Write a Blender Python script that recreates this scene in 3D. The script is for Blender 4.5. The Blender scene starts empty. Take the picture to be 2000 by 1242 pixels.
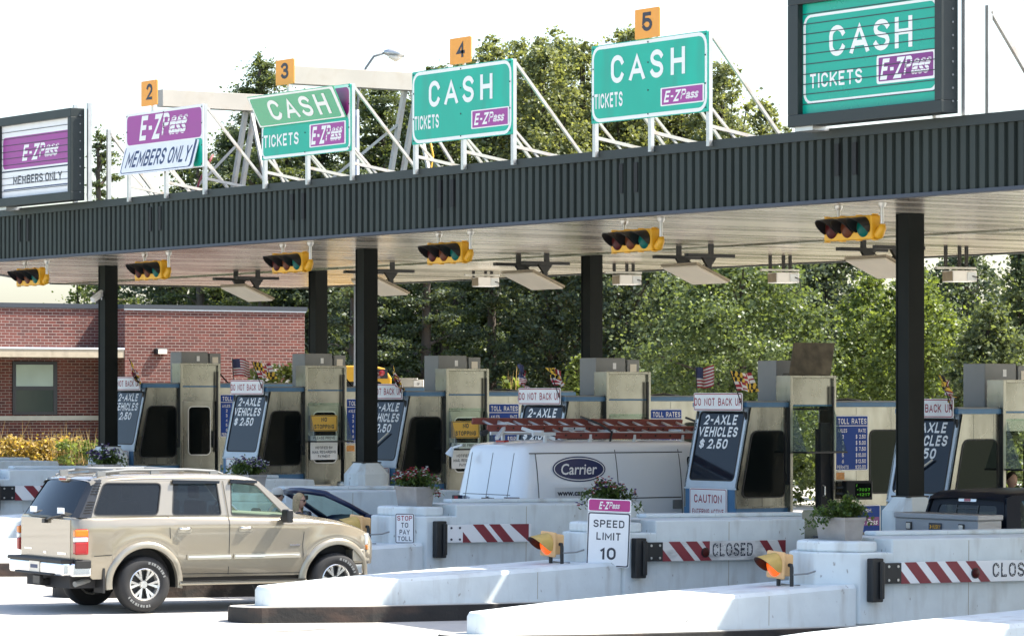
import bpy, math, random
import numpy as np
from mathutils import Vector, Matrix
from mathutils.geometry import tessellate_polygon
sc = bpy.context.scene
COL = sc.collection
PI = math.pi
rad = math.radians
# ---------------------------------------------------------------- camera, light
# world: X = driving direction, Y = along the row of booths (away), Z up
F, CX, HY, HC = 6950.0, 1000.0, 772.0, 2.96
A = math.atan(4692 / F); SA, CA = math.sin(A), math.cos(A)
cam = bpy.data.cameras.new("camera"); co = bpy.data.objects.new("camera", cam); COL.objects.link(co)
co.location = (0, 0, HC); co.rotation_euler = (rad(90), 0, -A)
cam.sensor_width = 36; cam.lens = 36 * F / 2000; cam.shift_y = 151 / 2000
cam.clip_start = 0.5; cam.clip_end = 3000
sc.camera = co
w = bpy.data.worlds.new("World"); sc.world = w; w.use_nodes = True
SUN_EL, SUN_AZ = rad(52.8), rad(-22)          # azimuth measured from +X towards +Y
sdir = Vector((math.cos(SUN_EL) * math.cos(SUN_AZ), math.cos(SUN_EL) * math.sin(SUN_AZ), math.sin(SUN_EL)))
nt = w.node_tree; bg = nt.nodes['Background']
sky = nt.nodes.new('ShaderNodeTexSky'); sky.sky_type = 'NISHITA'; sky.sun_disc = False
sky.sun_elevation = SUN_EL; sky.sun_rotation = math.atan2(sdir.x, sdir.y)
sky.dust_density = 2.2; sky.air_density = 1.0; sky.ozone_density = 1.0
nt.links.new(sky.outputs[0], bg.inputs[0]); bg.inputs[1].default_value = 0.15
sl = bpy.data.lights.new("sun", 'SUN'); sl.energy = 5.0; sl.angle = rad(0.5); sl.color = (1, .95, .86)
so = bpy.data.objects.new("sun", sl); COL.objects.link(so); so.location = (20, 20, 60)
so.rotation_euler = (-sdir).to_track_quat('-Z', 'Y').to_euler()
vs = sc.view_settings; vs.view_transform = 'Standard'; vs.look = 'None'; vs.gamma = 1; vs.use_curve_mapping = False
vs.exposure = 1.38

def gz(X, Y):
    X = min(max(X, -20), 75); Y = min(max(Y, -10), 95)
    return 0.0172 * (Y - 42.83) - 0.0103 * (X - 22.88)
def at(u, v, X=None, Y=None, Z=None, d=None):
    k = (u - CX) / F
    dx, dy, dz = k * CA + SA, -k * SA + CA, (HY - v) / F
    if X is not None: t = X / dx
    elif Y is not None: t = Y / dy
    elif Z is not None: t = (Z - HC) / dz
    else: t = d
    return Vector((dx * t, dy * t, HC + dz * t))

# ---------------------------------------------------------------- helpers
def tag(o, label=None, cat=None, group=None, kind=None):
    if label: o['label'] = label
    if cat: o['category'] = cat
    if group: o['group'] = group
    if kind: o['kind'] = kind
    return o
def thing(name, label, cat, loc=(0, 0, 0), rz=0, group=None):
    o = bpy.data.objects.new(name, None); COL.objects.link(o); o.empty_display_size = .2
    o.location = loc; o.rotation_euler = (0, 0, rz)
    return tag(o, label, cat, group)
def copy_tree(o, parent=None):
    c = o.copy(); COL.objects.link(c); c.parent = parent
    for ch in list(o.children): copy_tree(ch, c)
    return c
class Fr:
    def __init__(s, O=(0, 0, 0), Rv=(1, 0, 0), Uv=(0, 0, 1)):
        s.O, s.R, s.U = Vector(O), Vector(Rv).normalized(), Vector(Uv).normalized(); s.N = s.R.cross(s.U)
    def __call__(s, x, y, n=0): return s.O + s.R * x + s.U * y + s.N * n
def rr(x0, y0, x1, y1, r, n=4):
    if r <= 0: return [(x0, y0), (x1, y0), (x1, y1), (x0, y1)]
    p = []
    for cx, cy, a0 in ((x1 - r, y0 + r, -90), (x1 - r, y1 - r, 0), (x0 + r, y1 - r, 90), (x0 + r, y0 + r, 180)):
        for i in range(n + 1):
            a = rad(a0 + 90 * i / n); p.append((cx + r * math.cos(a), cy + r * math.sin(a)))
    return p
def rpoly(pts, r, n=4):
    """round the corners of a convex-ish polygon"""
    out = []; m = len(pts)
    for i in range(m):
        p, a, b = Vector(pts[i]), Vector(pts[i - 1]), Vector(pts[(i + 1) % m])
        rr_ = min(r, (a - p).length * .45, (b - p).length * .45)
        p0 = p + (a - p).normalized() * rr_; p1 = p + (b - p).normalized() * rr_
        for k in range(n + 1):
            t = k / n; q = p0 * (1 - t) ** 2 + p * 2 * t * (1 - t) + p1 * t * t
            out.append((q.x, q.y))
    return out
def _arc(cx, cy, rx, ry, a0, a1, n=8): return [(cx + rx * math.cos(rad(a0 + (a1 - a0) * i / n)), cy + ry * math.sin(rad(a0 + (a1 - a0) * i / n))) for i in range(n + 1)]
_O = _arc(.5, .66, .5, .34, 0, 180) + _arc(.5, .34, .5, .34, 180, 360) + [(1, .66)]
GL = {'A': (.74, [[(0, 0), (.5, 1), (1, 0)], [(.17, .30), (.83, .30)]]), 'B': (.62, [[(0, 0), (0, 1), (.6, 1)] + _arc(.6, .76, .36, .24, 90, -90) + [(0, .52)], [(.5, .52), (.6, .52)] + _arc(.6, .26, .4, .26, 90, -90) + [(0, 0)]]),
 'C': (.62, [_arc(.5, .68, .5, .32, 20, 180) + _arc(.5, .32, .5, .32, 180, 340)]), 'D': (.63, [[(0, 0), (0, 1), (.5, 1)] + _arc(.5, .66, .5, .34, 90, 0) + _arc(.5, .34, .5, .34, 0, -90) + [(0, 0)]]),
 'E': (.54, [[(1, 1), (0, 1), (0, 0), (1, 0)], [(0, .52), (.85, .52)]]), 'F': (.54, [[(1, 1), (0, 1), (0, 0)], [(0, .52), (.85, .52)]]), 'G': (.63, [_arc(.5, .68, .5, .32, 25, 180) + _arc(.5, .32, .5, .32, 180, 360) + [(1, .45), (.55, .45)]]),
 'H': (.63, [[(0, 0), (0, 1)], [(1, 0), (1, 1)], [(0, .52), (1, .52)]]), 'I': (.0, [[(0, 0), (0, 1)]]), 'K': (.66, [[(0, 0), (0, 1)], [(1, 1), (0, .38)], [(.32, .58), (1, 0)]]), 'L': (.54, [[(0, 1), (0, 0), (1, 0)]]),
 'M': (.82, [[(0, 0), (0, 1), (.5, .25), (1, 1), (1, 0)]]), 'N': (.65, [[(0, 0), (0, 1), (1, 0), (1, 1)]]), 'O': (.66, [_O]), 'P': (.62, [[(0, 0), (0, 1), (.6, 1)] + _arc(.6, .73, .4, .27, 90, -90) + [(0, .46)]]),
 'R': (.63, [[(0, 0), (0, 1), (.6, 1)] + _arc(.6, .74, .4, .26, 90, -90) + [(0, .48)], [(.52, .48), (1, 0)]]), 'S': (.61, [_arc(.5, .76, .48, .24, 20, 180) + _arc(.5, .76, .48, .24, 180, 250, 3) + [(.62, .48)] + _arc(.5, .25, .5, .25, 60, 0, 3) + _arc(.5, .25, .5, .25, 0, -160)]),
 'T': (.60, [[(0, 1), (1, 1)], [(.5, 1), (.5, 0)]]), 'U': (.64, [[(0, 1)] + _arc(.5, .32, .5, .32, 180, 360) + [(1, 1)]]), 'V': (.70, [[(0, 1), (.5, 0), (1, 1)]]), 'X': (.66, [[(0, 0), (1, 1)], [(0, 1), (1, 0)]]), 'Y': (.70, [[(0, 1), (.5, .45), (1, 1)], [(.5, .45), (.5, 0)]]),
 'Z': (.60, [[(0, 1), (1, 1), (0, 0), (1, 0)]]), '0': (.58, [_O]), '1': (.18, [[(0, .8), (1, 1), (1, 0)]]), '2': (.58, [_arc(.5, .7, .5, .3, 160, 0) + _arc(.5, .7, .5, .3, 0, -35, 3) + [(0, 0), (1, 0)]]), '3': (.58, [_arc(.46, .76, .46, .24, 155, -80) + [(.35, .53)], [(.4, .53)] + _arc(.5, .26, .5, .26, 80, -155)]),
 '4': (.60, [[(.72, 0), (.72, 1), (0, .28), (1, .28)]]), '5': (.58, [[(.92, 1), (.1, 1), (.04, .5), (.3, .62)] + _arc(.5, .31, .5, .31, 75, -155)]), '6': (.58, [[(.85, 1), (.3, .72)] + _arc(.5, .31, .5, .31, 160, 520, 16)]), '7': (.56, [[(0, 1), (1, 1), (.4, 0)]]),
 '$': (.58, [_arc(.5, .70, .48, .2, 20, 180) + _arc(.5, .7, .48, .2, 180, 250, 3) + [(.62, .48)] + _arc(.5, .29, .5, .21, 60, 0, 3) + _arc(.5, .29, .5, .21, 0, -160), [(.5, 0), (.5, 1)]]), '-': (.34, [[(0, .45), (1, .45)]]), '.': (.0, [[(0, .02), (0, .021)]]), '*': (.3, [[(0, .4), (1, .7)], [(0, .7), (1, .4)]]), '/': (.2, [[(0, .3), (1, .9)]])}
def stroke_text(body, shear, bold):
    t = .165 + bold; x = 0; V = []; Fc = []; first = True
    for ch in body:
        if ch == ' ': x += .42; continue
        w_, st = GL[ch]; gw = w_ + 0
        for si, pl in enumerate(st):
            P = [Vector((x + t / 2 + px * gw, t / 2 + py * (1 - t))) for px, py in pl]
            Q = [P[0]]
            for p in P[1:]:
                if (p - Q[-1]).length > .004: Q.append(p)
            if len(Q) == 1: Q.append(Q[0] + Vector((0, t * .8))); Q[0] = Q[0] - Vector((0, t * .5)) if ch == '.' else Q[0]
            closed = (Q[0] - Q[-1]).length < .03 and len(Q) > 4
            if not closed:
                Q[0] = Q[0] + (Q[0] - Q[1]).normalized() * (t / 2 if (Q[0].y < .3 * 1 or Q[0].y > .7) and abs((Q[0] - Q[1]).normalized().y) > .6 else t * .25 if abs((Q[0] - Q[1]).normalized().y) < .6 else 0)
                Q[-1] = Q[-1] + (Q[-1] - Q[-2]).normalized() * (t / 2 if (Q[-1].y < .3 or Q[-1].y > .7) and abs((Q[-1] - Q[-2]).normalized().y) > .6 else t * .25 if abs((Q[-1] - Q[-2]).normalized().y) < .6 else 0)
            n0 = len(V); m = len(Q)
            for i, p in enumerate(Q):
                a = Q[i - 1] if i else (Q[-2] if closed else None); b_ = Q[i + 1] if i < m - 1 else (Q[1] if closed else None)
                d1 = (p - a).normalized() if a is not None else None; d2 = (b_ - p).normalized() if b_ is not None else None
                d1 = d1 or d2; d2 = d2 or d1; tn = d1 + d2; tn = tn.normalized() if tn.length > .2 else d1
                nn = Vector((-tn.y, tn.x)); k = 1 / max(.45, nn.dot(Vector((-d1.y, d1.x))))
                for sg in (1, -1): q = p + nn * (sg * t / 2 * k); V.append((q.x + shear * q.y, min(1.0, max(0.0, q.y)), si * .0004))
            for i in range(m - 1): Fc.append((n0 + 2 * i, n0 + 2 * i + 1, n0 + 2 * i + 3, n0 + 2 * i + 2))
        x += gw + t + .20
    return V, Fc
TXT = {}
def text_geo(body, shear=0, bold=0, spacing=1.0):
    k = (body, shear, bold, spacing)
    if k in TXT: return TXT[k]
    if all(c in GL or c == ' ' for c in body):
        v, f = stroke_text(body, shear, bold)
    else:
        c = bpy.data.curves.new("glyphs", 'FONT'); c.body = body; c.shear = shear; c.offset = bold; c.resolution_u = 3
        c.space_character = spacing; c.fill_mode = 'FRONT'
        o = bpy.data.objects.new("glyphs", c); COL.objects.link(o)
        dg = bpy.context.evaluated_depsgraph_get(); me = o.evaluated_get(dg).to_mesh()
        v = [(p.co.x, p.co.y, 0) for p in me.vertices]; f = [tuple(p.vertices) for p in me.polygons]
        o.evaluated_get(dg).to_mesh_clear(); bpy.data.objects.remove(o); bpy.data.curves.remove(c)
    x0 = min(p[0] for p in v); x1 = max(p[0] for p in v); y0 = min(p[1] for p in v); y1 = max(p[1] for p in v)
    v = [((p[0] - x0) / max(1e-6, x1 - x0) - .5, (p[1] - y0) / max(1e-6, y1 - y0) - .5, p[2]) for p in v]
    TXT[k] = (v, f); return TXT[k]
class MB:
    def __init__(s): s.v = []; s.f = []; s.m = []
    def add(s, vs, fs, mi=0):
        n = len(s.v); s.v += [tuple(p) for p in vs]; s.f += [tuple(n + i for i in f) for f in fs]; s.m += [mi] * len(fs); return s
    def box(s, a, b, mi=0, M=None):
        x0, y0, z0 = a; x1, y1, z1 = b
        vs = [(x0, y0, z0), (x1, y0, z0), (x1, y1, z0), (x0, y1, z0), (x0, y0, z1), (x1, y0, z1), (x1, y1, z1), (x0, y1, z1)]
        if M is not None: vs = [M @ Vector(p) for p in vs]
        return s.add(vs, [(0, 3, 2, 1), (4, 5, 6, 7), (0, 1, 5, 4), (1, 2, 6, 5), (2, 3, 7, 6), (3, 0, 4, 7)], mi)
    def prism(s, poly, fr, n0, n1, mi=0, caps=True):
        """poly in frame plane; extruded from n0 to n1 along the frame normal (n1 = front)"""
        m = len(poly)
        vs = [fr(x, y, n0) for x, y in poly] + [fr(x, y, n1) for x, y in poly]
        fs = [(i, (i + 1) % m, m + (i + 1) % m, m + i) for i in range(m)]
        if caps:
            fs.append(tuple(range(m, 2 * m)))
            if n0 != n1: fs.append(tuple(reversed(range(m))))
        if n0 == n1: fs = [tuple(range(m))]; vs = vs[:m]
        return s.add(vs, fs, mi)
    def holed(s, outer, holes, fr, n0, n1, mi=0, mapf=None):
        """plate with holes"""
        loops = [outer] + holes
        tri = tessellate_polygon([[Vector((x, y, 0)) for x, y in l] for l in loops])
        flat = [p for l in loops for p in l]; m = len(flat)
        g = mapf or (lambda x, y, n: fr(x, y, n))
        vs = [g(x, y, n1) for x, y in flat] + [g(x, y, n0) for x, y in flat]
        fs = []
        for t in tri:
            a, b, c = [Vector(flat[i]) for i in t]
            if (b - a).cross(c - a) < 0: t = (t[0], t[2], t[1])
            fs.append(tuple(t)); fs.append((t[0] + m, t[2] + m, t[1] + m))
        o = 0
        for l in loops:
            k = len(l)
            for i in range(k): fs.append((o + i, o + (i + 1) % k, m + o + (i + 1) % k, m + o + i))
            o += k
        return s.add(vs, fs, mi)
    def text(s, fr, body, cx, cy, w, h, n=.004, shear=0, bold=0.0, mi=0, spacing=1.0):
        v, f = text_geo(body, shear, bold, spacing)
        return s.add([fr(cx + x * w, cy + y * h, n + dz) for x, y, dz in v], f, mi)
    def tube(s, path, r, n=8, mi=0, cap=True):
        P = [Vector(p) for p in path]; rs = r if isinstance(r, (list, tuple)) else [r] * len(P)
        vs = []; fs = []; up = None
        for i, p in enumerate(P):
            d = (P[min(i + 1, len(P) - 1)] - P[max(i - 1, 0)]).normalized()
            if up is None:
                up = Vector((0, 0, 1)) if abs(d.z) < .9 else Vector((1, 0, 0))
            a = d.cross(up).normalized(); b = a.cross(d).normalized(); up = b
            for k in range(n):
                t = 2 * PI * k / n; vs.append(p + a * math.cos(t) * rs[i] + b * math.sin(t) * rs[i])
        for i in range(len(P) - 1):
            for k in range(n):
                fs.append((i * n + k, i * n + (k + 1) % n, (i + 1) * n + (k + 1) % n, (i + 1) * n + k))
        if cap: fs.append(tuple(range(n))); fs.append(tuple(reversed(range((len(P) - 1) * n, len(P) * n))))
        return s.add(vs, fs, mi)
    def bar(s, p0, p1, wx, wy, mi=0, up=(0, 0, 1)):
        p0, p1 = Vector(p0), Vector(p1); d = (p1 - p0).normalized(); u = Vector(up)
        if abs(d.dot(u)) > .98: u = Vector((1, 0, 0))
        a = d.cross(u).normalized() * wx / 2; b = a.cross(d).normalized() * wy / 2
        vs = [p + q for p in (p0, p1) for q in (-a - b, a - b, a + b, -a + b)]
        return s.add(vs, [(0, 1, 2, 3), (7, 6, 5, 4), (0, 4, 5, 1), (1, 5, 6, 2), (2, 6, 7, 3), (3, 7, 4, 0)], mi)
    def lathe(s, prof, O=(0, 0, 0), axis='z', n=24, mi=0):
        vs = []; fs = []; m = len(prof); O = Vector(O)
        for k in range(n):
            t = 2 * PI * k / n; c, q = math.cos(t), math.sin(t)
            for r, h in prof:
                vs.append(O + (Vector((r * c, r * q, h)) if axis == 'z' else Vector((r * c, h, r * q)) if axis == 'y' else Vector((h, r * c, r * q))))
        for k in range(n):
            for i in range(m - 1):
                fs.append((k * m + i, ((k + 1) % n) * m + i, ((k + 1) % n) * m + i + 1, k * m + i + 1))
        return s.add(vs, fs, mi)
    def build(s, name, mats, parent=None, smooth=False, bevel=0, loc=None, fix=True, seg=2):
        me = bpy.data.meshes.new(name); me.from_pydata(s.v, [], s.f)
        if not isinstance(mats, (list, tuple)): mats = [mats]
        for m in mats: me.materials.append(m)
        if len(mats) > 1: me.polygons.foreach_set('material_index', s.m)
        me.update()
        if fix:
            import bmesh
            bm = bmesh.new(); bm.from_mesh(me); bmesh.ops.recalc_face_normals(bm, faces=bm.faces); bm.to_mesh(me); bm.free()
        if smooth:
            me.polygons.foreach_set('use_smooth', [True] * len(me.polygons))
            if smooth != True: me.set_sharp_from_angle(angle=rad(smooth))
        o = bpy.data.objects.new(name, me); COL.objects.link(o)
        if parent: o.parent = parent
        if loc is not None: o.location = loc
        if bevel:
            b = o.modifiers.new("bevel", 'BEVEL'); b.width = bevel; b.segments = seg; b.limit_method = 'ANGLE'; b.angle_limit = rad(40)
        return o

# ---------------------------------------------------------------- materials
def mat(name, col, rough=.6, metal=0, var=.0, vscale=6, stretch=(1, 1, 1), bump=0, bscale=40, spec=.5, coat=0, dirt=None, dscale=3, damt=.4, dstretch=(1, 1, 1), spot=None, emit=0):
    m = bpy.data.materials.new(name); m.use_nodes = True; n = m.node_tree; N, L = n.nodes, n.links
    b = N['Principled BSDF']; b.inputs['Roughness'].default_value = rough; b.inputs['Metallic'].default_value = metal
    b.inputs['Specular IOR Level'].default_value = spec; b.inputs['Coat Weight'].default_value = coat
    c4 = (*col, 1); b.inputs['Base Color'].default_value = c4
    tc = N.new('ShaderNodeTexCoord')
    def noise(scale, st, det=4):
        mp = N.new('ShaderNodeMapping'); mp.inputs['Scale'].default_value = st; L.new(tc.outputs['Object'], mp.inputs[0])
        t = N.new('ShaderNodeTexNoise'); t.inputs['Scale'].default_value = scale; t.inputs['Detail'].default_value = det
        L.new(mp.outputs[0], t.inputs['Vector']); return t
    cur = None
    if var:
        t = noise(vscale, stretch); r = N.new('ShaderNodeValToRGB'); e = r.color_ramp.elements
        e[0].position = .3; e[1].position = .72
        e[0].color = (*[x * (1 - var) for x in col], 1); e[1].color = (*[min(1, x * (1 + var)) for x in col], 1)
        L.new(t.outputs['Fac'], r.inputs[0]); cur = r.outputs[0]; L.new(cur, b.inputs['Base Color'])
        rm = N.new('ShaderNodeMapRange'); rm.inputs[3].default_value = max(.02, rough - .12); rm.inputs[4].default_value = min(1, rough + .12)
        L.new(t.outputs['Fac'], rm.inputs[0]); L.new(rm.outputs[0], b.inputs['Roughness'])
    if dirt:
        t = noise(dscale, dstretch, 8); r = N.new('ShaderNodeValToRGB'); e = r.color_ramp.elements
        e[0].position = .52; e[1].position = .75; e[0].color = (0, 0, 0, 1); e[1].color = (damt, damt, damt, 1)
        L.new(t.outputs['Fac'], r.inputs[0]); mx = N.new('ShaderNodeMix'); mx.data_type = 'RGBA'
        L.new(r.outputs[0], mx.inputs[0])
        if cur: L.new(cur, mx.inputs[6])
        else: mx.inputs[6].default_value = c4
        mx.inputs[7].default_value = (*dirt, 1); L.new(mx.outputs[2], b.inputs['Base Color'])
    if spot:                                                       # (colour, scale, threshold, stretch): sparse scuffs and drips
        t = noise(spot[1], spot[3], 6); r = N.new('ShaderNodeValToRGB'); e = r.color_ramp.elements
        e[0].position = spot[2]; e[1].position = spot[2] + .05; e[0].color = (0, 0, 0, 1); e[1].color = (.7, .7, .7, 1)
        L.new(t.outputs['Fac'], r.inputs[0]); mx = N.new('ShaderNodeMix'); mx.data_type = 'RGBA'; L.new(r.outputs[0], mx.inputs[0])
        src = b.inputs['Base Color'].links[0].from_socket if b.inputs['Base Color'].links else None
        if src: L.new(src, mx.inputs[6])
        else: mx.inputs[6].default_value = c4
        mx.inputs[7].default_value = (*spot[0], 1); L.new(mx.outputs[2], b.inputs['Base Color'])
    if bump:
        t = noise(bscale, stretch); bp = N.new('ShaderNodeBump'); bp.inputs['Strength'].default_value = bump; bp.inputs['Distance'].default_value = .02
        L.new(t.outputs['Fac'], bp.inputs['Height']); L.new(bp.outputs[0], b.inputs['Normal'])
    if emit: b.inputs['Emission Color'].default_value = c4; b.inputs['Emission Strength'].default_value = emit
    return m
def glass(name, tint, alpha, rough=.03):
    """thin pane: tinted see-through mixed with a glossy coat"""
    m = bpy.data.materials.new(name); m.use_nodes = True; n = m.node_tree; N, L = n.nodes, n.links
    N.remove(N['Principled BSDF']); out = N['Material Output']
    tr = N.new('ShaderNodeBsdfTransparent'); tr.inputs[0].default_value = (*tint, 1)
    df = N.new('ShaderNodeBsdfPrincipled'); df.inputs['Base Color'].default_value = (*[t * .25 for t in tint], 1); df.inputs['Roughness'].default_value = rough
    mx = N.new('ShaderNodeMixShader'); mx.inputs[0].default_value = alpha
    L.new(tr.outputs[0], mx.inputs[1]); L.new(df.outputs[0], mx.inputs[2]); L.new(mx.outputs[0], out.inputs[0]); return m
def leaf_mat(name, col, var=.35, transl=.45):
    m = bpy.data.materials.new(name); m.use_nodes = True; n = m.node_tree; N, L = n.nodes, n.links
    b = N['Principled BSDF']; b.inputs['Roughness'].default_value = .45; b.inputs['Specular IOR Level'].default_value = .35
    g = N.new('ShaderNodeNewGeometry'); r = N.new('ShaderNodeValToRGB'); e = r.color_ramp.elements
    e[0].color = (*[c * (1 - var) for c in col], 1); e[1].color = (col[0] * (1 + var * 1.4), col[1] * (1 + var), col[2] * (1 + var * .4), 1)
    L.new(g.outputs['Random Per Island'], r.inputs[0]); L.new(r.outputs[0], b.inputs['Base Color'])
    t = N.new('ShaderNodeBsdfTranslucent'); mm = N.new('ShaderNodeMix'); mm.data_type = 'RGBA'; mm.blend_type = 'MULTIPLY'; mm.inputs[0].default_value = 1
    L.new(r.outputs[0], mm.inputs[6]); mm.inputs[7].default_value = (1.3, 1.25, .5, 1); L.new(mm.outputs[2], t.inputs[0])
    mx = N.new('ShaderNodeMixShader'); mx.inputs[0].default_value = transl
    L.new(b.outputs[0], mx.inputs[1]); L.new(t.outputs[0], mx.inputs[2]); L.new(mx.outputs[0], N['Material Output'].inputs[0]); return m
M = {}
M['pave'] = mat('pavement_concrete', (.46, .44, .40), .9, var=.12, vscale=.6, bump=.3, bscale=30, dirt=(.10, .095, .09), dscale=.6, damt=.75, dstretch=(.12, 1.6, 1), spot=((.06, .055, .05), .9, .66, (.5, 1.5, 1)))
M['grass'] = mat('grass_ground', (.06, .085, .03), .95, var=.3, vscale=.8)
M['paint'] = mat('white_barrier_paint', (.67, .72, .715), .6, var=.06, vscale=3, bump=.12, bscale=14, dirt=(.34, .31, .26), dscale=4.5, damt=.5, dstretch=(1, 1, .22), spot=((.24, .21, .18), 15, .68, (1, 1, .45)))
M['kerb'] = mat('dark_kerb', (.024, .022, .02), .8, var=.3, vscale=3, bump=.3, bscale=20, dirt=(.16, .09, .06), dscale=2, damt=.5, dstretch=(.5, 1, 1.5))
M['ledge'] = mat('concrete_ledge', (.5, .48, .43), .85, var=.12, vscale=4)
M['fascia'] = mat('dark_green_metal', (.026, .034, .030), .5, var=.28, vscale=1.1, stretch=(1, 1, .12), spec=.28, bump=.15, bscale=2)
M['fasciacap'] = mat('dark_metal_trim', (.020, .027, .026), .45, var=.1, vscale=2, spec=.4)
M['bluetrim'] = mat('blue_grey_trim', (.035, .045, .065), .5)
M['slot'] = mat('black_recess', (.008, .009, .009), .7)
M['column'] = mat('dark_column_paint', (.006, .0085, .008), .5, var=.1, vscale=3, spec=.13)
M['alu'] = mat('aluminium', (.56, .555, .53), .38, .75, var=.08, vscale=5)
M['steelwhite'] = mat('weathered_white_steel', (.52, .495, .45), .65, var=.08, vscale=4, dirt=(.36, .2, .1), dscale=5, damt=.5)
M['cream'] = mat('cream_gantry_paint', (.47, .43, .365), .65, var=.07, vscale=2, dirt=(.35, .27, .18), dscale=3, damt=.3)
M['stainless'] = mat('brushed_stainless', (.285, .28, .24), .28, .94, var=.32, vscale=2.4, stretch=(1, 1, .4), dirt=(.20, .18, .13), dscale=2.2, damt=.5, dstretch=(1, 1, .4), bump=.22, bscale=2.2)
M['stain2'] = mat('tower_stainless', (.28, .275, .235), .28, .9, var=.2, vscale=2.0, bump=.2, bscale=1.8)
M['boothblue'] = mat('booth_blue_paint', (.055, .16, .29), .45, var=.12, vscale=4)
M['frontblue'] = mat('pale_blue_frame_paint', (.52, .60, .66), .4, var=.05, vscale=4)
M['darkglass'] = mat('dark_glass', (.006, .008, .008), .06, spec=.35)
M['wglass'] = mat('blue_windshield_glass', (.010, .015, .024), .06, spec=.22)
M['rubber'] = mat('black_rubber', (.015, .015, .015), .6)
M['black'] = mat('black_metal', (.012, .013, .014), .45)
M['white'] = mat('white_sign_face', (.82, .82, .81), .5, var=.03, vscale=3)
M['signgreen'] = mat('sign_green', (.0, .40, .275), .38, var=.1, vscale=1.5, stretch=(1, 1, .4), dirt=(.04, .24, .18), dscale=2.5, damt=.35, dstretch=(1, 1, .25))
M['vmsgreen'] = mat('slat_green', (.0, .36, .25), .3, var=.05, vscale=1.5)
M['cream_letter'] = mat('sign_lettering', (.80, .80, .76), .5)
M['purple'] = mat('sign_purple', (.33, .05, .27), .4, var=.06, vscale=2)
M['magenta'] = mat('sign_magenta', (.42, .02, .20), .35)
M['deeppurple'] = mat('slat_purple', (.21, .028, .20), .35)
M['orange'] = mat('plate_orange', (.82, .34, .045), .45, var=.04, vscale=3)
M['ink'] = mat('dark_ink', (.03, .035, .05), .5)
M['navyink'] = mat('navy_ink', (.03, .05, .12), .5)
M['redink'] = mat('red_ink', (.34, .03, .05), .5)
M['stripered'] = mat('dull_red_stripe', (.22, .025, .035), .5, var=.1, vscale=4)
M['rateblue'] = mat('rate_sign_blue', (.008, .05, .27), .5, spec=.2)
M['yellow'] = mat('signal_yellow', (.72, .36, .015), .42, var=.1, vscale=4)
M['beacon'] = mat('faded_beacon_yellow', (.74, .45, .20), .55, var=.1, vscale=5)
M['visoryellow'] = mat('weathered_visor_yellow', (.52, .35, .09), .5, var=.12, vscale=6)
M['dkcover'] = mat('dark_pillar_plastic', (.035, .037, .04), .35)
M['flapgreen'] = mat('glossy_flap_green', (.01, .33, .15), .22, spec=.7)
M['noticeorange'] = mat('notice_orange', (.95, .48, .06), .5)
M['lensr'] = mat('red_lens', (.06, .009, .008), .35, spec=.15)
M['lensa'] = mat('amber_lens', (.10, .026, .010), .35, spec=.15)
M['lensg'] = mat('green_lens', (.0, .09, .07), .35, spec=.15)
M['lenso'] = mat('lit_orange_lens', (1, .13, .01), .2, emit=.3)
M['planter'] = mat('grey_planter_stone', (.30, .28, .26), .8, var=.12, vscale=6, bump=.2, bscale=25)
M['acgrey'] = mat('grey_unit_paint', (.21, .215, .21), .5, var=.06, vscale=3)
M['panelunder'] = mat('pale_panel_face', (.84, .76, .63), .6, var=.05, vscale=3)
M['guard'] = glass('green_tinted_guard', (.88, .96, .92), .045)
M['guardside'] = glass('pale_guard_side', (.8, .92, .95), .5, .25)  # pale frosted tint puts the sky's reflection into the side panes' colour
M['tan'] = mat('gold_paint', (.32, .28, .212), .2, .45, coat=.9)
M['tanlight'] = mat('silver_beige_trim', (.36, .325, .26), .28, .5, coat=.5)
M['chrome'] = mat('chrome', (.8, .8, .79), .12, 1)
M['tyre'] = mat('tyre_rubber', (.018, .018, .019), .75, var=.2, vscale=20)
M['rim'] = mat('alloy_rim', (.74, .73, .70), .25, .8)
M['tint'] = glass('dark_tinted_glass', (.10, .12, .14), .5)
M['clear'] = glass('green_clear_glass', (.70, .86, .78), .16)
M['interior'] = mat('beige_interior', (.30, .26, .20), .8)
M['darkint'] = mat('dark_interior', (.03, .03, .032), .8)
M['redlamp'] = mat('red_lamp', (.32, .006, .008), .15, coat=.5)
M['amberlamp'] = mat('amber_lamp', (.6, .17, .01), .15, coat=.5)
M['clearlamp'] = mat('clear_lamp', (.75, .76, .75), .1, .3)
M['vanwhite'] = mat('white_van_paint', (.78, .80, .81), .22, coat=.6, var=.015, vscale=2)
M['ovalnavy'] = mat('navy_emblem', (.012, .022, .09), .3)
M['carblue'] = mat('blue_car_paint', (.014, .022, .06), .3, .0, coat=.15, spec=.3)
M['truckblue'] = mat('dark_navy_paint', (.004, .007, .014), .4, .0, spec=.12)
M['plate'] = mat('diamond_plate', (.40, .41, .42), .32, .8, bump=.9, bscale=90)
M['ladder'] = mat('red_fibreglass', (.20, .048, .035), .6, var=.12, vscale=5)
M['busyellow'] = mat('bus_yellow', (.55, .28, .012), .4)
M['skin'] = mat('skin', (.52, .31, .22), .55, var=.05, vscale=12)
M['hairblond'] = mat('blond_hair', (.34, .25, .13), .6, var=.25, vscale=30)
M['hairdark'] = mat('dark_hair', (.03, .02, .015), .6)
M['shirtblue'] = mat('light_blue_shirt', (.36, .45, .66), .8, var=.06, vscale=10)
M['shirtgrey'] = mat('grey_shirt', (.24, .27, .33), .8)
M['shirtdark'] = mat('dark_shirt', (.06, .055, .05), .8)
M['jeans'] = mat('denim', (.08, .11, .19), .85)
M['capgrey'] = mat('grey_cap', (.42, .42, .38), .8)
M['bark'] = mat('bark', (.09, .07, .055), .9, var=.3, vscale=5, stretch=(1, 1, .2))
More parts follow.
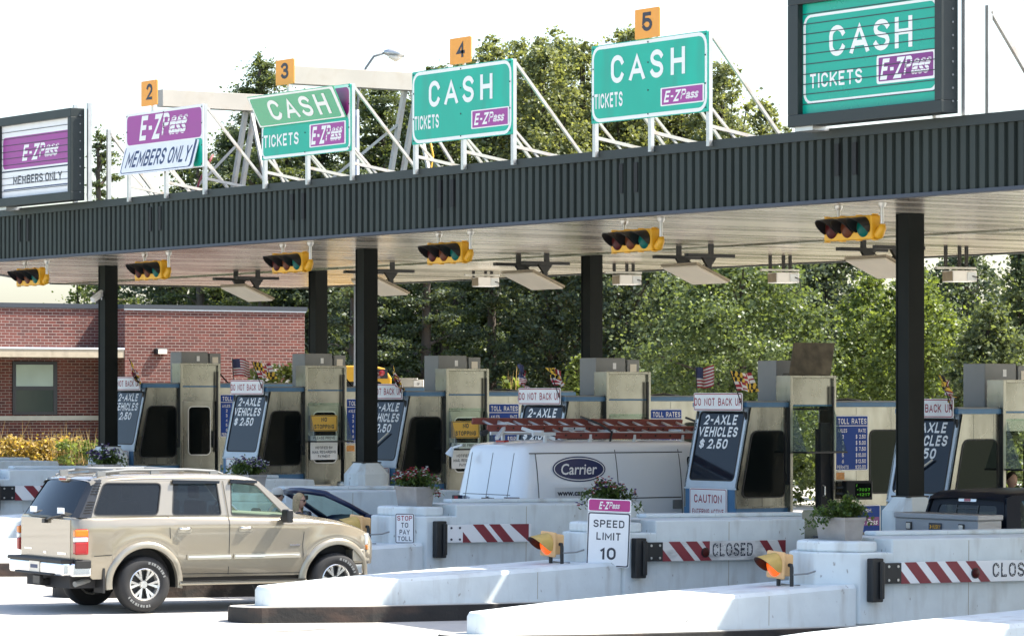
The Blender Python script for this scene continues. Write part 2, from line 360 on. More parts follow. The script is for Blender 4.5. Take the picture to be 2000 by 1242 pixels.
M['stem'] = mat('plant_stem', (.07, .1, .03), .8)
M['winframe'] = mat('dark_window_frame', (.012, .014, .017), .4)
M['blind'] = mat('pale_green_blind', (.34, .42, .36), .6, var=.08, vscale=2)
M['limestone'] = mat('limestone_band', (.46, .43, .36), .85, var=.1, vscale=4)
M['conc_slab'] = mat('weathered_concrete_slab', (.40, .34, .25), .85, var=.2, vscale=3, dirt=(.12, .1, .07), dscale=3, damt=.6)
M['flashing'] = mat('pale_flashing', (.62, .66, .70), .4, .4)
M['roofedge'] = mat('dark_roof_edge', (.03, .036, .045), .5)
M['rack'] = mat('rack_grey_white', (.62, .65, .66), .45, .2)
M['tarp'] = mat('brown_stained_board', (.10, .085, .06), .85, var=.5, vscale=5)
M['tagorange'] = mat('amber_reflector', (.62, .25, .03), .4, var=.3, vscale=20)
M['led'] = mat('green_led', (.10, .5, .02), .4, emit=.07)
def brick_mat():
    m = mat('red_brick', (.2, .06, .05), .9); n = m.node_tree; N, L = n.nodes, n.links; b = N['Principled BSDF']
    tc = N.new('ShaderNodeTexCoord'); mp = N.new('ShaderNodeMapping'); mp.inputs['Rotation'].default_value = (rad(90), 0, 0)
    sx = N.new('ShaderNodeSeparateXYZ'); L.new(tc.outputs['Object'], sx.inputs[0]); ad = N.new('ShaderNodeMath'); L.new(sx.outputs[0], ad.inputs[0]); L.new(sx.outputs[1], ad.inputs[1])
    cb = N.new('ShaderNodeCombineXYZ'); L.new(ad.outputs[0], cb.inputs[0]); L.new(sx.outputs[2], cb.inputs[1])
    t = N.new('ShaderNodeTexBrick'); L.new(cb.outputs[0], t.inputs['Vector'])
    t.inputs['Scale'].default_value = 1; t.inputs['Brick Width'].default_value = .235; t.inputs['Row Height'].default_value = .081; t.inputs['Mortar Size'].default_value = .0068
    t.inputs['Color1'].default_value = (.125, .034, .024, 1); t.inputs['Color2'].default_value = (.062, .019, .016, 1); t.inputs['Mortar'].default_value = (.27, .225, .195, 1); t.inputs['Bias'].default_value = -.15
    no = N.new('ShaderNodeTexNoise'); no.inputs['Scale'].default_value = 1.3; L.new(tc.outputs['Object'], no.inputs['Vector'])
    mx = N.new('ShaderNodeMix'); mx.data_type = 'RGBA'; mx.blend_type = 'OVERLAY'; mx.inputs[0].default_value = .3
    L.new(t.outputs['Color'], mx.inputs[6]); L.new(no.outputs['Fac'], mx.inputs[7]); L.new(mx.outputs[2], b.inputs['Base Color'])
    bp = N.new('ShaderNodeBump'); bp.inputs['Strength'].default_value = .5; bp.inputs['Distance'].default_value = .01; bp.invert = True
    L.new(t.outputs['Fac'], bp.inputs['Height']); L.new(bp.outputs[0], b.inputs['Normal']); return m
M['brick'] = brick_mat()
def ceiling_mat():
    m = bpy.data.materials.new('metal_ceiling'); m.use_nodes = True; n = m.node_tree; N, L = n.nodes, n.links; b = N['Principled BSDF']
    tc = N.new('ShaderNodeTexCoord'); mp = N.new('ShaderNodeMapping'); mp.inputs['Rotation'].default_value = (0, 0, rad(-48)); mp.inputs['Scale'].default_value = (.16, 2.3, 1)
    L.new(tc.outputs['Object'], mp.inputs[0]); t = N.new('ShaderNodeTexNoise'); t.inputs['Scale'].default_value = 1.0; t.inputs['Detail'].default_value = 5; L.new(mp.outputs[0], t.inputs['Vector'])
    r = N.new('ShaderNodeValToRGB'); e = r.color_ramp.elements; e[0].position = .36; e[0].color = (.25, .20, .145, 1); e[1].position = .58; e[1].color = (.95, .86, .71, 1)  # diagonal bright and dark streaks put the ceiling's reflections into its colour
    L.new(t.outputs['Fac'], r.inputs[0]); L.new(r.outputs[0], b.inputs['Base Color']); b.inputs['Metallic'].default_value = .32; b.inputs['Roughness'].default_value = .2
    # shallow pans between seams that run along the driving direction
    wv = N.new('ShaderNodeTexWave'); wv.wave_type = 'BANDS'; wv.bands_direction = 'Y'; wv.inputs['Scale'].default_value = .52; wv.inputs['Distortion'].default_value = 1.2; wv.inputs['Detail Scale'].default_value = .4
    L.new(tc.outputs['Object'], wv.inputs['Vector'])
    ad = N.new('ShaderNodeMath'); ad.operation = 'MULTIPLY_ADD'; ad.inputs[1].default_value = 1.6; L.new(t.outputs['Fac'], ad.inputs[0]); L.new(wv.outputs['Fac'], ad.inputs[2])
    bp = N.new('ShaderNodeBump'); bp.inputs['Strength'].default_value = .06; bp.inputs['Distance'].default_value = .05; L.new(ad.outputs[0], bp.inputs['Height']); L.new(bp.outputs[0], b.inputs['Normal'])
    return m
M['ceiling'] = ceiling_mat()
M['leaf_oak'] = leaf_mat('oak_leaves', (.20, .235, .13), .3)
M['leaf_oak2'] = leaf_mat('green_oak_leaves', (.11, .155, .075))
M['leaf_dark'] = leaf_mat('dark_leaves', (.085, .118, .082), transl=.4)
M['leaf_mid'] = leaf_mat('mid_leaves', (.105, .14, .075))
M['leaf_light'] = leaf_mat('light_leaves', (.13, .18, .06), transl=.5)
M['leaf_shrub'] = leaf_mat('yellowing_leaves', (.34, .27, .10), .5, .45)
M['leaf_plant'] = leaf_mat('planter_leaves', (.07, .12, .04))
M['leaf_grass'] = leaf_mat('straw_blades', (.40, .30, .14), .3, .3)
for nm, c in (('violet', (.10, .04, .24)), ('whitef', (.8, .8, .78)), ('redf', (.4, .02, .05))): M[nm] = mat(nm + '_petals', c, .6)
# ---------------------------------------------------------------- ground
def gridsheet(name, xs, ys, dz, m, kind='structure', zf=gz):
    b = MB(); nx, ny = len(xs), len(ys)
    vs_ = [(x, y, zf(x, y) + dz) for y in ys for x in xs]
    fs = [(j * nx + i, j * nx + i + 1, (j + 1) * nx + i + 1, (j + 1) * nx + i) for j in range(ny - 1) for i in range(nx - 1)]
    b.add(vs_, fs); return tag(b.build(name, m, fix=False), kind=kind)
gridsheet('ground', [-1500, -300, -60, -20, 0, 25, 50, 75, 100, 300, 1500], [-1500, -300, -40, -10, 20, 45, 70, 95, 130, 300, 1500], -.02, M['grass'])
gridsheet('road', [-140, -60, -20, 0, 25, 50, 75, 140], [-8, 10, 30, 50, 70, 84], .0, M['pave'])

YB = [66.09 - 5.143 * k for k in range(9)]      # near face of each booth; the lanes run between the islands
XB = 36.14

# ---------------------------------------------------------------- canopy
canopy = thing('toll_canopy', 'long flat toll plaza canopy with dark ribbed fascia and shiny ceiling on dark columns', 'canopy', (31.63, 50, 0))
def can(mb, name, m, **k): o = mb.build(name, m, canopy, **k); o.matrix_parent_inverse = Matrix.Translation((-31.63, -50, 0)); return o
ZB, ZT = 5.67, 6.69
foot = [(31.75, 16), (45.6, 16), (45.6, 77.5), (38.9, 77.5), (35.2, 72.6), (31.75, 68.0)]
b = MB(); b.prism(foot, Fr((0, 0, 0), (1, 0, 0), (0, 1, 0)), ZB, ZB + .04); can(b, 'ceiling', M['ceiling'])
b = MB(); b.prism([(x + (.1 if x < 45 else -.1), y) for x, y in foot], Fr((0, 0, 0), (1, 0, 0), (0, 1, 0)), ZB + .25, ZT - .12); can(b, 'roof', M['fasciacap'])
# a seam strip and shallow drop along the ceiling's middle
b = MB(); b.box((39.2, 16.1, ZB - .035), (39.34, 77.3, ZB - .002)); can(b, 'ceiling_seam', M['stain2'])
def ribs(p0, p1, z0, z1, period=.19):
    p0, p1 = Vector((*p0, 0)), Vector((*p1, 0)); L = (p1 - p0).length; d = (p1 - p0).normalized(); nrm = Vector((d.y, -d.x, 0))
    n = int(L / period); pr = []
    for i in range(n):
        s = i * period
        for ds, h in ((0, .0), (.012, .045), (.115, .045), (.13, .0)): pr.append((s + ds, h))
    pr.append((L, 0)); b = MB()
    vs_ = [p0 + d * s + nrm * h + Vector((0, 0, z)) for s, h in pr for z in (z0, z1)]
    b.add(vs_, [(2 * i, 2 * i + 2, 2 * i + 3, 2 * i + 1) for i in range(len(pr) - 1)]); return b
b = ribs((31.63, 68.0), (31.63, 16), ZB + .03, ZT - .13)
b2 = ribs((38.85, 77.6), (31.63, 68.0), ZB + .03, ZT - .13); b.add(b2.v, b2.f); can(b, 'fascia', M['fascia'], fix=False)
def edge_strip(z0, z1, out, name, m):
    b = MB(); o = out
    b.box((31.63 - o, 15.9, z0), (31.75, 68.0, z1)); b.bar((31.69 - o / 2, 68.0, (z0 + z1) / 2), (38.87 - o / 2, 77.55, (z0 + z1) / 2), .12 + o, z1 - z0)
    return can(b, name, m)
edge_strip(ZT - .14, ZT, .08, 'fascia_cap', M['fasciacap'])
edge_strip(ZB - .015, ZB + .035, .065, 'drip_edge', M['bluetrim'])
b = MB(); b.box((45.6, 16, ZB - .03), (45.72, 77.5, ZT)); b.box((38.9, 77.5, ZB - .03), (45.6, 77.62, ZT)); can(b, 'rear_fascia', M['fasciacap'])
for u in (48, 305, 583, 873, 1230, 1654):       # pairs of narrow slots, one pair for each lane
    y = at(u, 400, X=31.6).y
    for s in (-.19, .19):
        b = MB(); b.box((31.63 - .062, y + s - .045, ZB + .35), (31.63 - .02, y + s + .045, ZB + .80)); can(b, 'vent_slot', M['slot'])
for k, xc in ((0, 34.64), (2, 34.64), (5, 34.64), (0, 39.75), (2, 39.75), (5, 39.75)):
    yc = YB[k] + .32; g = gz(xc, yc); front = xc < 36
    b = MB(); zt = ZB - .002; zb_ = g + (1.58 if front else .2)
    for (x0, x1, y0, y1) in ((-.15, .15, -.15, -.125), (-.15, .15, .125, .15), (-.016, .016, -.125, .125)):   # H section
        if front: pass
        b.box((xc + x0, yc + y0, zb_), (xc + x1, yc + y1, zt))
    b.box((xc - .14, yc - .124, zb_), (xc - .128, yc + .124, zt)); b.box((xc + .128, yc - .124, zb_), (xc + .14, yc + .124, zt))
    c = can(b, 'column', M['column'])
    if front:
        b = MB(); P = lambda r, q: [(xc - r, yc - r + q), (xc - r + q, yc - r), (xc + r - q, yc - r), (xc + r, yc - r + q), (xc + r, yc + r - q), (xc + r - q, yc + r), (xc - r + q, yc + r), (xc - r, yc + r - q)]
        lo, mi_, hi = P(.34, .1), P(.34, .1), P(.19, .06); vs_ = [(x, y, g + .2) for x, y in lo] + [(x, y, g + 1.4) for x, y in mi_] + [(x, y, g + 1.62) for x, y in hi]
        fs = [(r * 8 + i, r * 8 + (i + 1) % 8, r * 8 + 8 + (i + 1) % 8, r * 8 + 8 + i) for r in (0, 1) for i in range(8)] + [tuple(range(16, 24))]
        b.add(vs_, fs); q = b.build('column_base', M['paint'], c)
        q.matrix_parent_inverse = c.matrix_parent_inverse.copy(); q.matrix_parent_inverse = Matrix.Translation((0, 0, 0))
        b = MB(); b.box((xc - .2, yc - .2, g + 1.60), (xc + .2, yc + .2, g + 1.625)); b.build('base_plate', M['black'], c)

# ---------------------------------------------------------------- flat signs
def els_build(root, fr, els):
    """els: ('r', part, mat, x0, y0, x1, y1, radius, n) or ('t', part, mat, text, cx, cy, w, h, n, shear, bold)"""
    parts = {}
    for e in els:
        k = (e[1], e[2]); mb = parts.setdefault(k, MB())
        if e[0] == 'r':
            _, _, _, x0, y0, x1, y1, r_, n = e; mb.prism(rr(x0, y0, x1, y1, r_), fr, n, n)
        elif e[0] == 'p': mb.prism(e[3], fr, e[4], e[4])
        elif e[0] == 't':
            _, _, _, t, cx, cy, w_, h_, n = e[:9]; sh = e[9] if len(e) > 9 else 0; bo = e[10] if len(e) > 10 else 0
            mb.text(fr, t, cx, cy, w_, h_, n, sh, bo)
    return [mb.build(p, M[m], root, fix=False) for (p, m), mb in parts.items()]
def logo(cx, cy, w_, h_, n=.006, ghost=True, back='purple', part='emblem', stripe=True):
    """the striped fast-pass lettering on toll signs"""
    e = [('t', part, 'cream_letter', 'E', cx - w_ * .40, cy, w_ * .2, h_, n, .32, .03), ('r', part, 'cream_letter', cx - w_ * .295, cy - h_ * .1, cx - w_ * .225, cy + h_ * .06, 0, n),
         ('t', part, 'cream_letter', 'Z', cx - w_ * .115, cy, w_ * .25, h_, n, .32, .035), ('t', part, 'cream_letter', 'P', cx + w_ * .06, cy + h_ * .06, w_ * .17, h_ * .88, n + .0006, .3, .02), ('t', part, 'cream_letter', 'ass', cx + w_ * .31, cy - h_ * .1, w_ * .37, h_ * .60, n, .3, .035)]
    if ghost: e += [('t', part, 'cream_letter', 'ass', cx + w_ * .345, cy + h_ * .17, w_ * .36, h_ * .34, n - .0006, .3, .015)]
    if stripe:
        for i in range(5): e.append(('r', part + '_stripes', back, cx - w_ * .02, cy - h_ * .36 + i * h_ * .16, cx + w_ * .53, cy - h_ * .36 + i * h_ * .16 + h_ * .028, 0, n + .0015))
    return e
def flat_sign(name, label, cat, loc, rz, w_, h_, els, m='white', t=.012, rad_=.03, tilt=0, roll=0, group=None, back=None):
    root = thing(name, label, cat, loc, rz, group); root.rotation_euler = (tilt, roll, rz)
    fr = Fr((0, 0, 0), (1, 0, 0), (0, 0, 1)); b = MB(); b.prism(rr(-w_ / 2, 0, w_ / 2, h_, rad_), fr, -t, 0); b.build('panel', M[m], root)
    els_build(root, fr, els); return root
def border(w_, h_, mm, inner, ins, th, r_, n=.002, part='border'):
    return [('r', part, mm, -w_ / 2 + ins, ins, w_ / 2 - ins, h_ - ins, r_, n), ('r', 'face', inner, -w_ / 2 + ins + th, ins + th, w_ / 2 - ins - th, h_ - ins - th, max(.005, r_ - th), n + .0015)]

# ---------------------------------------------------------------- overhead lane signs on the canopy
XS = 31.46
def sign_geom(uL, vLt, vLb, uR, vRt, vRb):
    l0, l1, r0, r1 = at(uL, vLb, X=XS), at(uL, vLt, X=XS), at(uR, vRb, X=XS), at(uR, vRt, X=XS)
    return l0.y, r0.y, (l0.z + r0.z) / 2, (l1.z + r1.z) / 2
def supports(root, w_, z_top, back=1.45):
    """posts, raking braces and base rails behind a sign; z=0 is the sign's lower edge"""
    zr = -(root.location.z - (ZT - .12)); xs_ = (-w_ / 2 + .03, 0, w_ / 2 - .03)
    for i, x in enumerate(xs_):
        b = MB(); b.box((x - .035, .02, zr + .03), (x + .035, .085, z_top)); b.build('post', M['alu'], root)
        b = MB(); b.bar((x, .09, z_top - .06), (x, .09 + back, zr + .05), .045, .045); b.build('brace', M['steelwhite'], root)
        b = MB(); b.bar((x, .09, .05), (x, .09 + back * .38, zr + .05), .035, .035); b.build('brace', M['steelwhite'], root)
        b = MB(); b.bar((x, .085, zr + .32), (x, .09 + back * .97, zr + .1), .05, .05); b.build('rail', M['steelwhite'], root)
def number_plate(root, uc, vt, vb, digit, w_=.62):
    c = at(uc, vb, X=XS); t = at(uc, vt, X=XS); x = -(c.y - root.location.y); z0 = c.z - root.location.z; h_ = t.z - c.z
    fr = Fr((0, 0, 0), (1, 0, 0), (0, 0, 1)); b = MB(); b.prism(rr(x - w_ / 2, z0, x + w_ / 2, z0 + h_, .02), fr, .012, .03)
    o = b.build('number_plate', M['orange'], root)
    b = MB(); b.text(fr, digit, x, z0 + h_ * .55, w_ * .42, h_ * .64, .034, 0, .03); b.build('digit', M['ink'], o, fix=False)
    b = MB(); b.box((x - .03, .032, z0 - .3), (x + .03, .06, z0 + h_ * .8)); b.build('plate_post', M['alu'], o)
def lane_sign(g, label, els_fn, num):
    yL, yR, z0, z1 = g; w_ = yL - yR; h_ = z1 - z0
    root = thing('overhead_sign', label, 'sign', (XS, (yL + yR) / 2, z0), -PI / 2, 'lane signs standing on the canopy')
    fr = Fr((0, 0, 0), (1, 0, 0), (0, 0, 1)); m0, els = els_fn(w_, h_)
    b = MB(); b.prism(rr(-w_ / 2, 0, w_ / 2, h_, .02), fr, -.02, 0); b.build('panel', M[m0], root)
    els_build(root, fr, els)
    b = MB()
    for x in (-w_ / 2 + .05, 0, w_ / 2 - .05):
        for z in (.06, h_ * .35, h_ * .7, h_ - .05): b.prism(rr(x - .013, z - .013, x + .013, z + .013, .012, 2), fr, .006, .012)
    b.build('bolts', M['ink'], root); supports(root, w_, h_); number_plate(root, *num); return root
def cash(big, tick, lg, small=True):
    def fn(w_, h_):
        e = border(w_, h_, 'cream_letter', 'signgreen', .012, .055, .2)
        for ch, (x, z, ww, hh) in zip('CASH', big): e.append(('t', 'lettering', 'cream_letter', ch, (x - .5) * w_, z * h_, ww * w_, hh * h_, .008, 0, .015))
        x, z, ww, hh = tick; e.append(('t', 'lettering', 'cream_letter', 'TICKETS', (x - .5) * w_, z * h_, ww * w_, hh * h_, .008, 0, .02))
        x, z, ww, hh = lg; X0 = (x - .5) * w_; Z0 = z * h_; W2 = ww * w_ / 2; H2 = hh * h_ / 2
        e += [('r', 'emblem_border', 'cream_letter', X0 - W2, Z0 - H2, X0 + W2, Z0 + H2, .02, .006), ('r', 'emblem_panel', 'purple', X0 - W2 + .035, Z0 - H2 + .018, X0 + W2 - .035, Z0 + H2 - .018, .01, .0075)]
        e += logo(X0 - .02, Z0, W2 * 1.62, H2 * 1.25, .009, ghost=not small, stripe=True)
        return 'signgreen', e
    return fn
big5 = ((.235, .665, .115, .355), (.405, .665, .145, .345), (.575, .67, .115, .355), (.755, .672, .12, .34))
lane_sign(sign_geom(1155.4, 92.1, 243.4, 1382.3, 59.1, 217.3), 'green CASH sign under the orange plate 5, with small TICKETS and purple emblem', cash(big5, (.155, .28, .25, .19), (.79, .24, .365, .23)), (1267, 17, 75, '5'))
lane_sign(sign_geom(805, 142, 283, 1000, 115, 263), 'green CASH sign under the orange plate 4, with small TICKETS and purple emblem', cash(big5, (.155, .29, .25, .19), (.79, .25, .37, .25)), (902, 74, 125, '4'))
def fold3(w_, h_):
    e = [('r', 'border', 'cream_letter', -w_ / 2 + .01, .01, w_ / 2 - .01, h_ * .995, .12, .002), ('r', 'face', 'signgreen', -w_ / 2 + .06, .06, w_ / 2 - .06, h_ * .52, .08, .0035),
         ('r', 'upper_face', 'magenta', -w_ / 2 + .06, h_ * .53, w_ / 2 - .05, h_ - .05, .1, .0035),
         ('t', 'lettering', 'cream_letter', 'TICKETS', -w_ * .27, h_ * .28, w_ * .40, h_ * .19, .008, 0, .02),
         ('r', 'emblem_border', 'cream_letter', w_ * .05, h_ * .11, w_ * .45, h_ * .46, .02, .006), ('r', 'emblem_panel', 'purple', w_ * .065, h_ * .125, w_ * .435, h_ * .445, .01, .0075)]
    return 'signgreen', e + logo(w_ * .24, h_ * .285, w_ * .34, h_ * .27, .009)
s3 = lane_sign(sign_geom(511, 193, 313, 685, 158, 295), 'green TICKETS sign under the orange plate 3, its CASH flap half folded down', fold3, (559, 117, 166, '3'))
w3 = sign_geom(511, 193, 313, 685, 158, 295); W3 = w3[0] - w3[1]; H3 = w3[3] - w3[2]
# hinged flap that hangs out from the middle of the sign
fl = Fr((-W3 * .5, -.03, H3 * .50), (1, 0, .0), (-.0, -.46, .9)); b = MB(); b.prism([(0, 0), (W3 * .97, .0), (W3 * .97, H3 * .52), (0, H3 * .52)], fl, -.012, .0); b.build('flap', M['flapgreen'], s3)
flp = s3.children[-1]
els_build(flp, fl, [('r', 'flap_border', 'cream_letter', .01, .01, W3 * .96, H3 * .51, .02, .002), ('r', 'flap_face', 'flapgreen', .05, .03, W3 * .93, H3 * .48, .05, .004)] +
          [('t', 'flap_lettering', 'cream_letter', c, W3 * x, H3 * .26, W3 * ww, H3 * .33, .008, 0, .015) for c, x, ww in (('C', .25, .13), ('A', .43, .15), ('S', .60, .125), ('H', .78, .13))])
def members(w_, h_):
    e = [('r', 'border', 'cream_letter', -w_ / 2 + .005, .005, w_ / 2 - .005, h_ * .995, .1, .002), ('r', 'purple_face', 'purple', -w_ / 2 + .05, h_ * .48, w_ / 2 - .06, h_ - .05, .09, .0035), ('r', 'green_edge', 'signgreen', w_ * .38, .02, w_ * .49, h_ * .46, .06, .0035)]
    return 'white', e + logo(-.01 * w_, h_ * .735, w_ * .62, h_ * .40, .008)
s2 = lane_sign(sign_geom(246, 224, 341, 397, 203, 328), 'purple and white MEMBERS ONLY sign under the orange plate 2', members, (294, 158, 207, '2'))
g2 = sign_geom(246, 224, 341, 397, 203, 328); W2_ = g2[0] - g2[1]; H2_ = g2[3] - g2[2]
fl = Fr((-W2_ * .5, -.15, -.015), (1, 0, 0), (0, .27, .963)); b = MB(); b.prism(rr(-.02, 0, W2_ * .95, H2_ * .52, .03), fl, -.012, 0); b.build('flap', M['white'], s2)
flp = s2.children[-1]
els_build(flp, fl, [('r', 'flap_border', 'navyink', .02, .03, W2_ * .93, H2_ * .50, .08, .002), ('r', 'flap_face', 'white', .05, .045, W2_ * .905, H2_ * .53, .06, .0035), ('t', 'flap_lettering', 'navyink', 'MEMBERS ONLY', W2_ * .475, H2_ * .26, W2_ * .83, H2_ * .28, .008, .12, .0)])

def board_sign(label, uL, uR, vTL, vBL, vBR, uin0, uin1, els_fn, m0, group):
    """deep framed board with slatted face"""
    X0 = 31.2; l0 = at(uL, vBL, X=X0); r0 = at(uR, vBR, X=X0); t0 = at(uL, vTL, X=X0)
    w_ = l0.y - r0.y; h_ = t0.z - l0.z; root = thing('message_board', label, 'sign board', (X0, (l0.y + r0.y) / 2, (l0.z + r0.z) / 2), -PI / 2, 'framed slatted boards at the canopy edge')
    fr = Fr((0, 0, 0), (1, 0, 0), (0, 0, 1)); bz = .17
    b = MB(); D = .30
    for a, c in (((-w_ / 2, 0), (w_ / 2, bz)), ((-w_ / 2, h_ - bz), (w_ / 2, h_)), ((-w_ / 2, bz), (-w_ / 2 + bz * 1.35, h_ - bz)), ((w_ / 2 - bz * .8, bz), (w_ / 2, h_ - bz))): b.box((a[0], 0, a[1]), (c[0], D, c[1]))
    b.build('frame', M['fasciacap'], root, bevel=.008)
    b = MB(); b.box((-w_ / 2 + .1, D, .1), (w_ / 2 - .1, D + .03, h_ - .1)); b.build('back_panel', M['fasciacap'], root)
    x0, x1, z0, z1 = -w_ / 2 + bz * 1.35, w_ / 2 - bz * .8, bz, h_ - bz
    f2 = Fr((x0, .09, z0), (1, 0, 0), (0, 0, 1)); b = MB(); b.prism(rr(0, 0, x1 - x0, z1 - z0, 0), f2, -.03, 0); b.build('face', M[m0], root)
    els_build(root, f2, els_fn(x1 - x0, z1 - z0))
    b = MB(); n = 11
    for i in range(1, n): z = (z1 - z0) * i / n; b.prism([(0, z - .006), (x1 - x0, z - .006), (x1 - x0, z + .006), (0, z + .006)], f2, .012, .012)
    b.build('slat_joints', M['ink'], root)
    b = MB()
    for i in range(10): z = .16 + (h_ - .3) * i / 9; b.tube([(w_ / 2 + .001, .2, z), (w_ / 2 + .014, .2, z)], .016, 6)
    b.build('rivets', M['acgrey'], root)
    for dx in (.04, -.55): b = MB(); b.box((w_ / 2 + dx, D + .02, -(root.location.z - ZT) + .0), (w_ / 2 + dx + .07, D + .10, h_ + .1)); b.build('post', M['alu'], root)
    zr = ZT - .12 - root.location.z
    b = MB(); b.box((w_ / 2 + .03, D + .45, zr), (w_ / 2 + .09, D + .53, h_ * .78)); b.build('post', M['alu'], root)
    b = MB(); b.bar((w_ / 2 + .06, D + .53, h_ * .74), (w_ / 2 + .06, D + 1.75, zr + .03), .06, .06); b.build('brace', M['steelwhite'], root)
    b = MB(); b.box((-w_ / 2 + .1, .05, -.06), (-w_ / 2 + .5, .4, .0)); b.build('bracket', M['alu'], root)
    return root
def vms_cash(W, H):
    e = [('r', 'border', 'cream_letter', .02, H * .09, W - .02, H * .90, .16, .003), ('r', 'inner_face', 'vmsgreen', .075, H * .115, W - .075, H * .875, .11, .0045)]
    for ch, x, ww in (('C', .265, .12), ('A', .43, .15), ('S', .59, .12), ('H', .75, .125)): e.append(('t', 'lettering', 'cream_letter', ch, x * W, H * .635, ww * W, H * .275, .008, 0, .015))
    e += [('t', 'lettering', 'cream_letter', 'TICKETS', W * .255, H * .295, W * .39, H * .13, .008, 0, .01), ('r', 'emblem_border', 'cream_letter', W * .555, H * .20, W * .975, H * .455, .04, .006), ('r', 'emblem_panel', 'deeppurple', W * .57, H * .222, W * .96, H * .433, .02, .0075)]
    return e + logo(W * .76, H * .327, W * .36, H * .185, .009, back='deeppurple')
board_sign('big framed board with green slatted CASH TICKETS face at the canopy edge', 1538, 1838, -15, 246, 224, 1562, 1827, vms_cash, 'vmsgreen', None)
def vms_members(W, H):
    e = [('r', 'border', 'cream_letter', .02, H * .30, W - .01, H * .88, .12, .003), ('r', 'purple_face', 'purple', .06, H * .40, W + .0, H * .84, .09, .0045)]
    e += logo(W * .56, H * .60, W * .52, H * .22, .008)
    return e + [('r', 'lower_line', 'navyink', .03, H * .355, W, H * .375, 0, .0045), ('r', 'lower_line', 'navyink', .08, H * .105, W, H * .122, 0, .0045), ('t', 'lettering', 'ink', 'MEMBERS ONLY', W * .52, H * .235, W * .70, H * .12, .006)]
board_sign('framed white board with purple emblem and MEMBERS ONLY, at the photo edge', -14, 138, 232, 405, 392, 0, 130, vms_members, 'white', None)

# ---------------------------------------------------------------- traffic signals under the fascia
def make_signal(loc, label):
    root = thing('traffic_signal', label, 'traffic light', loc, -PI / 2, 'horizontal signals under the canopy edge')
    b = MB(); b.box((-.53, 0, -.17), (.53, .17, .17)); b.box((-.46, .17, -.13), (.46, .25, .13)); b.build('housing', M['yellow'], root, bevel=.02)
    b = MB()
    for x in (-.53, -.18, .18, .53):
        for z in (-.185, .17): b.box((x - .03, .03, z), (x + .03, .1, z + .015))
    b.build('latches', M['yellow'], root)
    for i, (x, l) in enumerate(((-.35, 'lensr'), (0, 'lensa'), (.35, 'lensg'))):
        b = MB(); b.lathe([(0, -.05), (.08, -.042), (.13, -.012), (.14, .0)], (x, -.003, 0), 'y', 20); b.build('lens', M[l], root, smooth=True)
        vs_ = []; fs = []; n = 22                                   # cut-away visor, longest at the top
        for k in range(n + 1):
            t = rad(-28 + 236 * k / n); c, s_ = math.cos(t), math.sin(t); L = .03 + .235 * (max(0, (s_ + .47) / 1.47)) ** .9
            for r_, y in ((.152, .0), (.152, -L), (.147, -L), (.147, 0)): vs_.append((x + r_ * c, y, r_ * s_ - (0.03 * -y / .27)))
        for k in range(n):
            for j in range(3): fs.append((k * 4 + j, k * 4 + 4 + j, k * 4 + 5 + j, k * 4 + 1 + j))
        b = MB(); b.add(vs_, fs); b.build('visor', M['black'], root, smooth=40)
    for x, arm in ((-.34, 0), (.62, 1)):
        b = MB(); zt = ZB - loc[2]; b.tube([(x, .12, .1 if not arm else -.03), (x, .12, zt - .005)], .027, 8); b.lathe([(.04, zt - .07), (.06, zt - .03), (.06, zt - .004)], (x, .12, 0), 'z', 12); b.build('hanger', M['alu'], root, smooth=40)
    b = MB(); b.tube([(.45, .12, -.1), (.56, .12, -.1), (.62, .12, -.02), (.62, .12, .04)], [.09, .075, .06, .045], 8); b.build('hanger_elbow', M['yellow'], root, smooth=True)
    return root
for (u, v), w_ in zip(((54, 541), (288, 528), (560, 513), (867, 494), (1232, 470), (1655, 446)),
                      ('under the framed MEMBERS ONLY board', 'below the purple sign of plate 2', 'below the folded sign of plate 3', 'below the CASH sign of plate 4', 'below the CASH sign of plate 5', 'below the big framed CASH board')):
    p = at(u, v, X=32.15); make_signal((p.x, p.y, p.z), 'yellow sideways traffic signal ' + w_)

# ---------------------------------------------------------------- aerial panels and reader boxes under the ceiling
for (u, v, lab) in ((482, 574, 'above the brick wall'), (742, 562, 'half hidden by the middle column'), (1040, 549, 'left of the dark rear column with pale bands'), (1357, 537, 'over the pale oak'), (1722, 524, 'crossing the column of the pickup lane')):
    p = at(u, v, X=38.6); root = thing('antenna_panel', 'tilted antenna panel on black bars ' + lab, 'antenna', tuple(p), -PI / 2, 'tilted panels under the canopy ceiling')
    T = Matrix.Rotation(rad(-22), 4, 'X')
    b = MB(); b.box((-.52, -.38, -.02), (.52, .38, .015), M=T); b.build('face', M['panelunder'], root, bevel=.01)
    b = MB(); b.box((-.54, -.40, .016), (.54, .40, .06), M=T); b.build('tray', M['conc_slab'], root)
    for x in (-.48, .48):
        zt = .33; b = MB(); b.box((x - .06, -.55, zt - .03), (x + .06, .50, zt + .03)); b.build('mounting_bar', M['black'], root)
        b = MB(); b.prism([(-.16, zt - .03), (.16, zt - .03), (.05, zt - .17), (.05, .04), (-.05, .04), (-.05, zt - .17)], Fr((x * .8, .02, 0), (0, 1, 0), (0, 0, 1)), -.03, .03); b.build('bracket', M['black'], root)
        b = MB(); b.box((x - .02, -.05, zt + .03), (x + .02, .05, ZB - p.z)); b.build('drop_rod', M['black'], root)
    b = MB(); b.tube([(-.34, .1, .28), (-.15, .16, .12), (.1, .18, .2), (.36, .1, .26)], .012, 6); b.build('cable', M['black'], root)
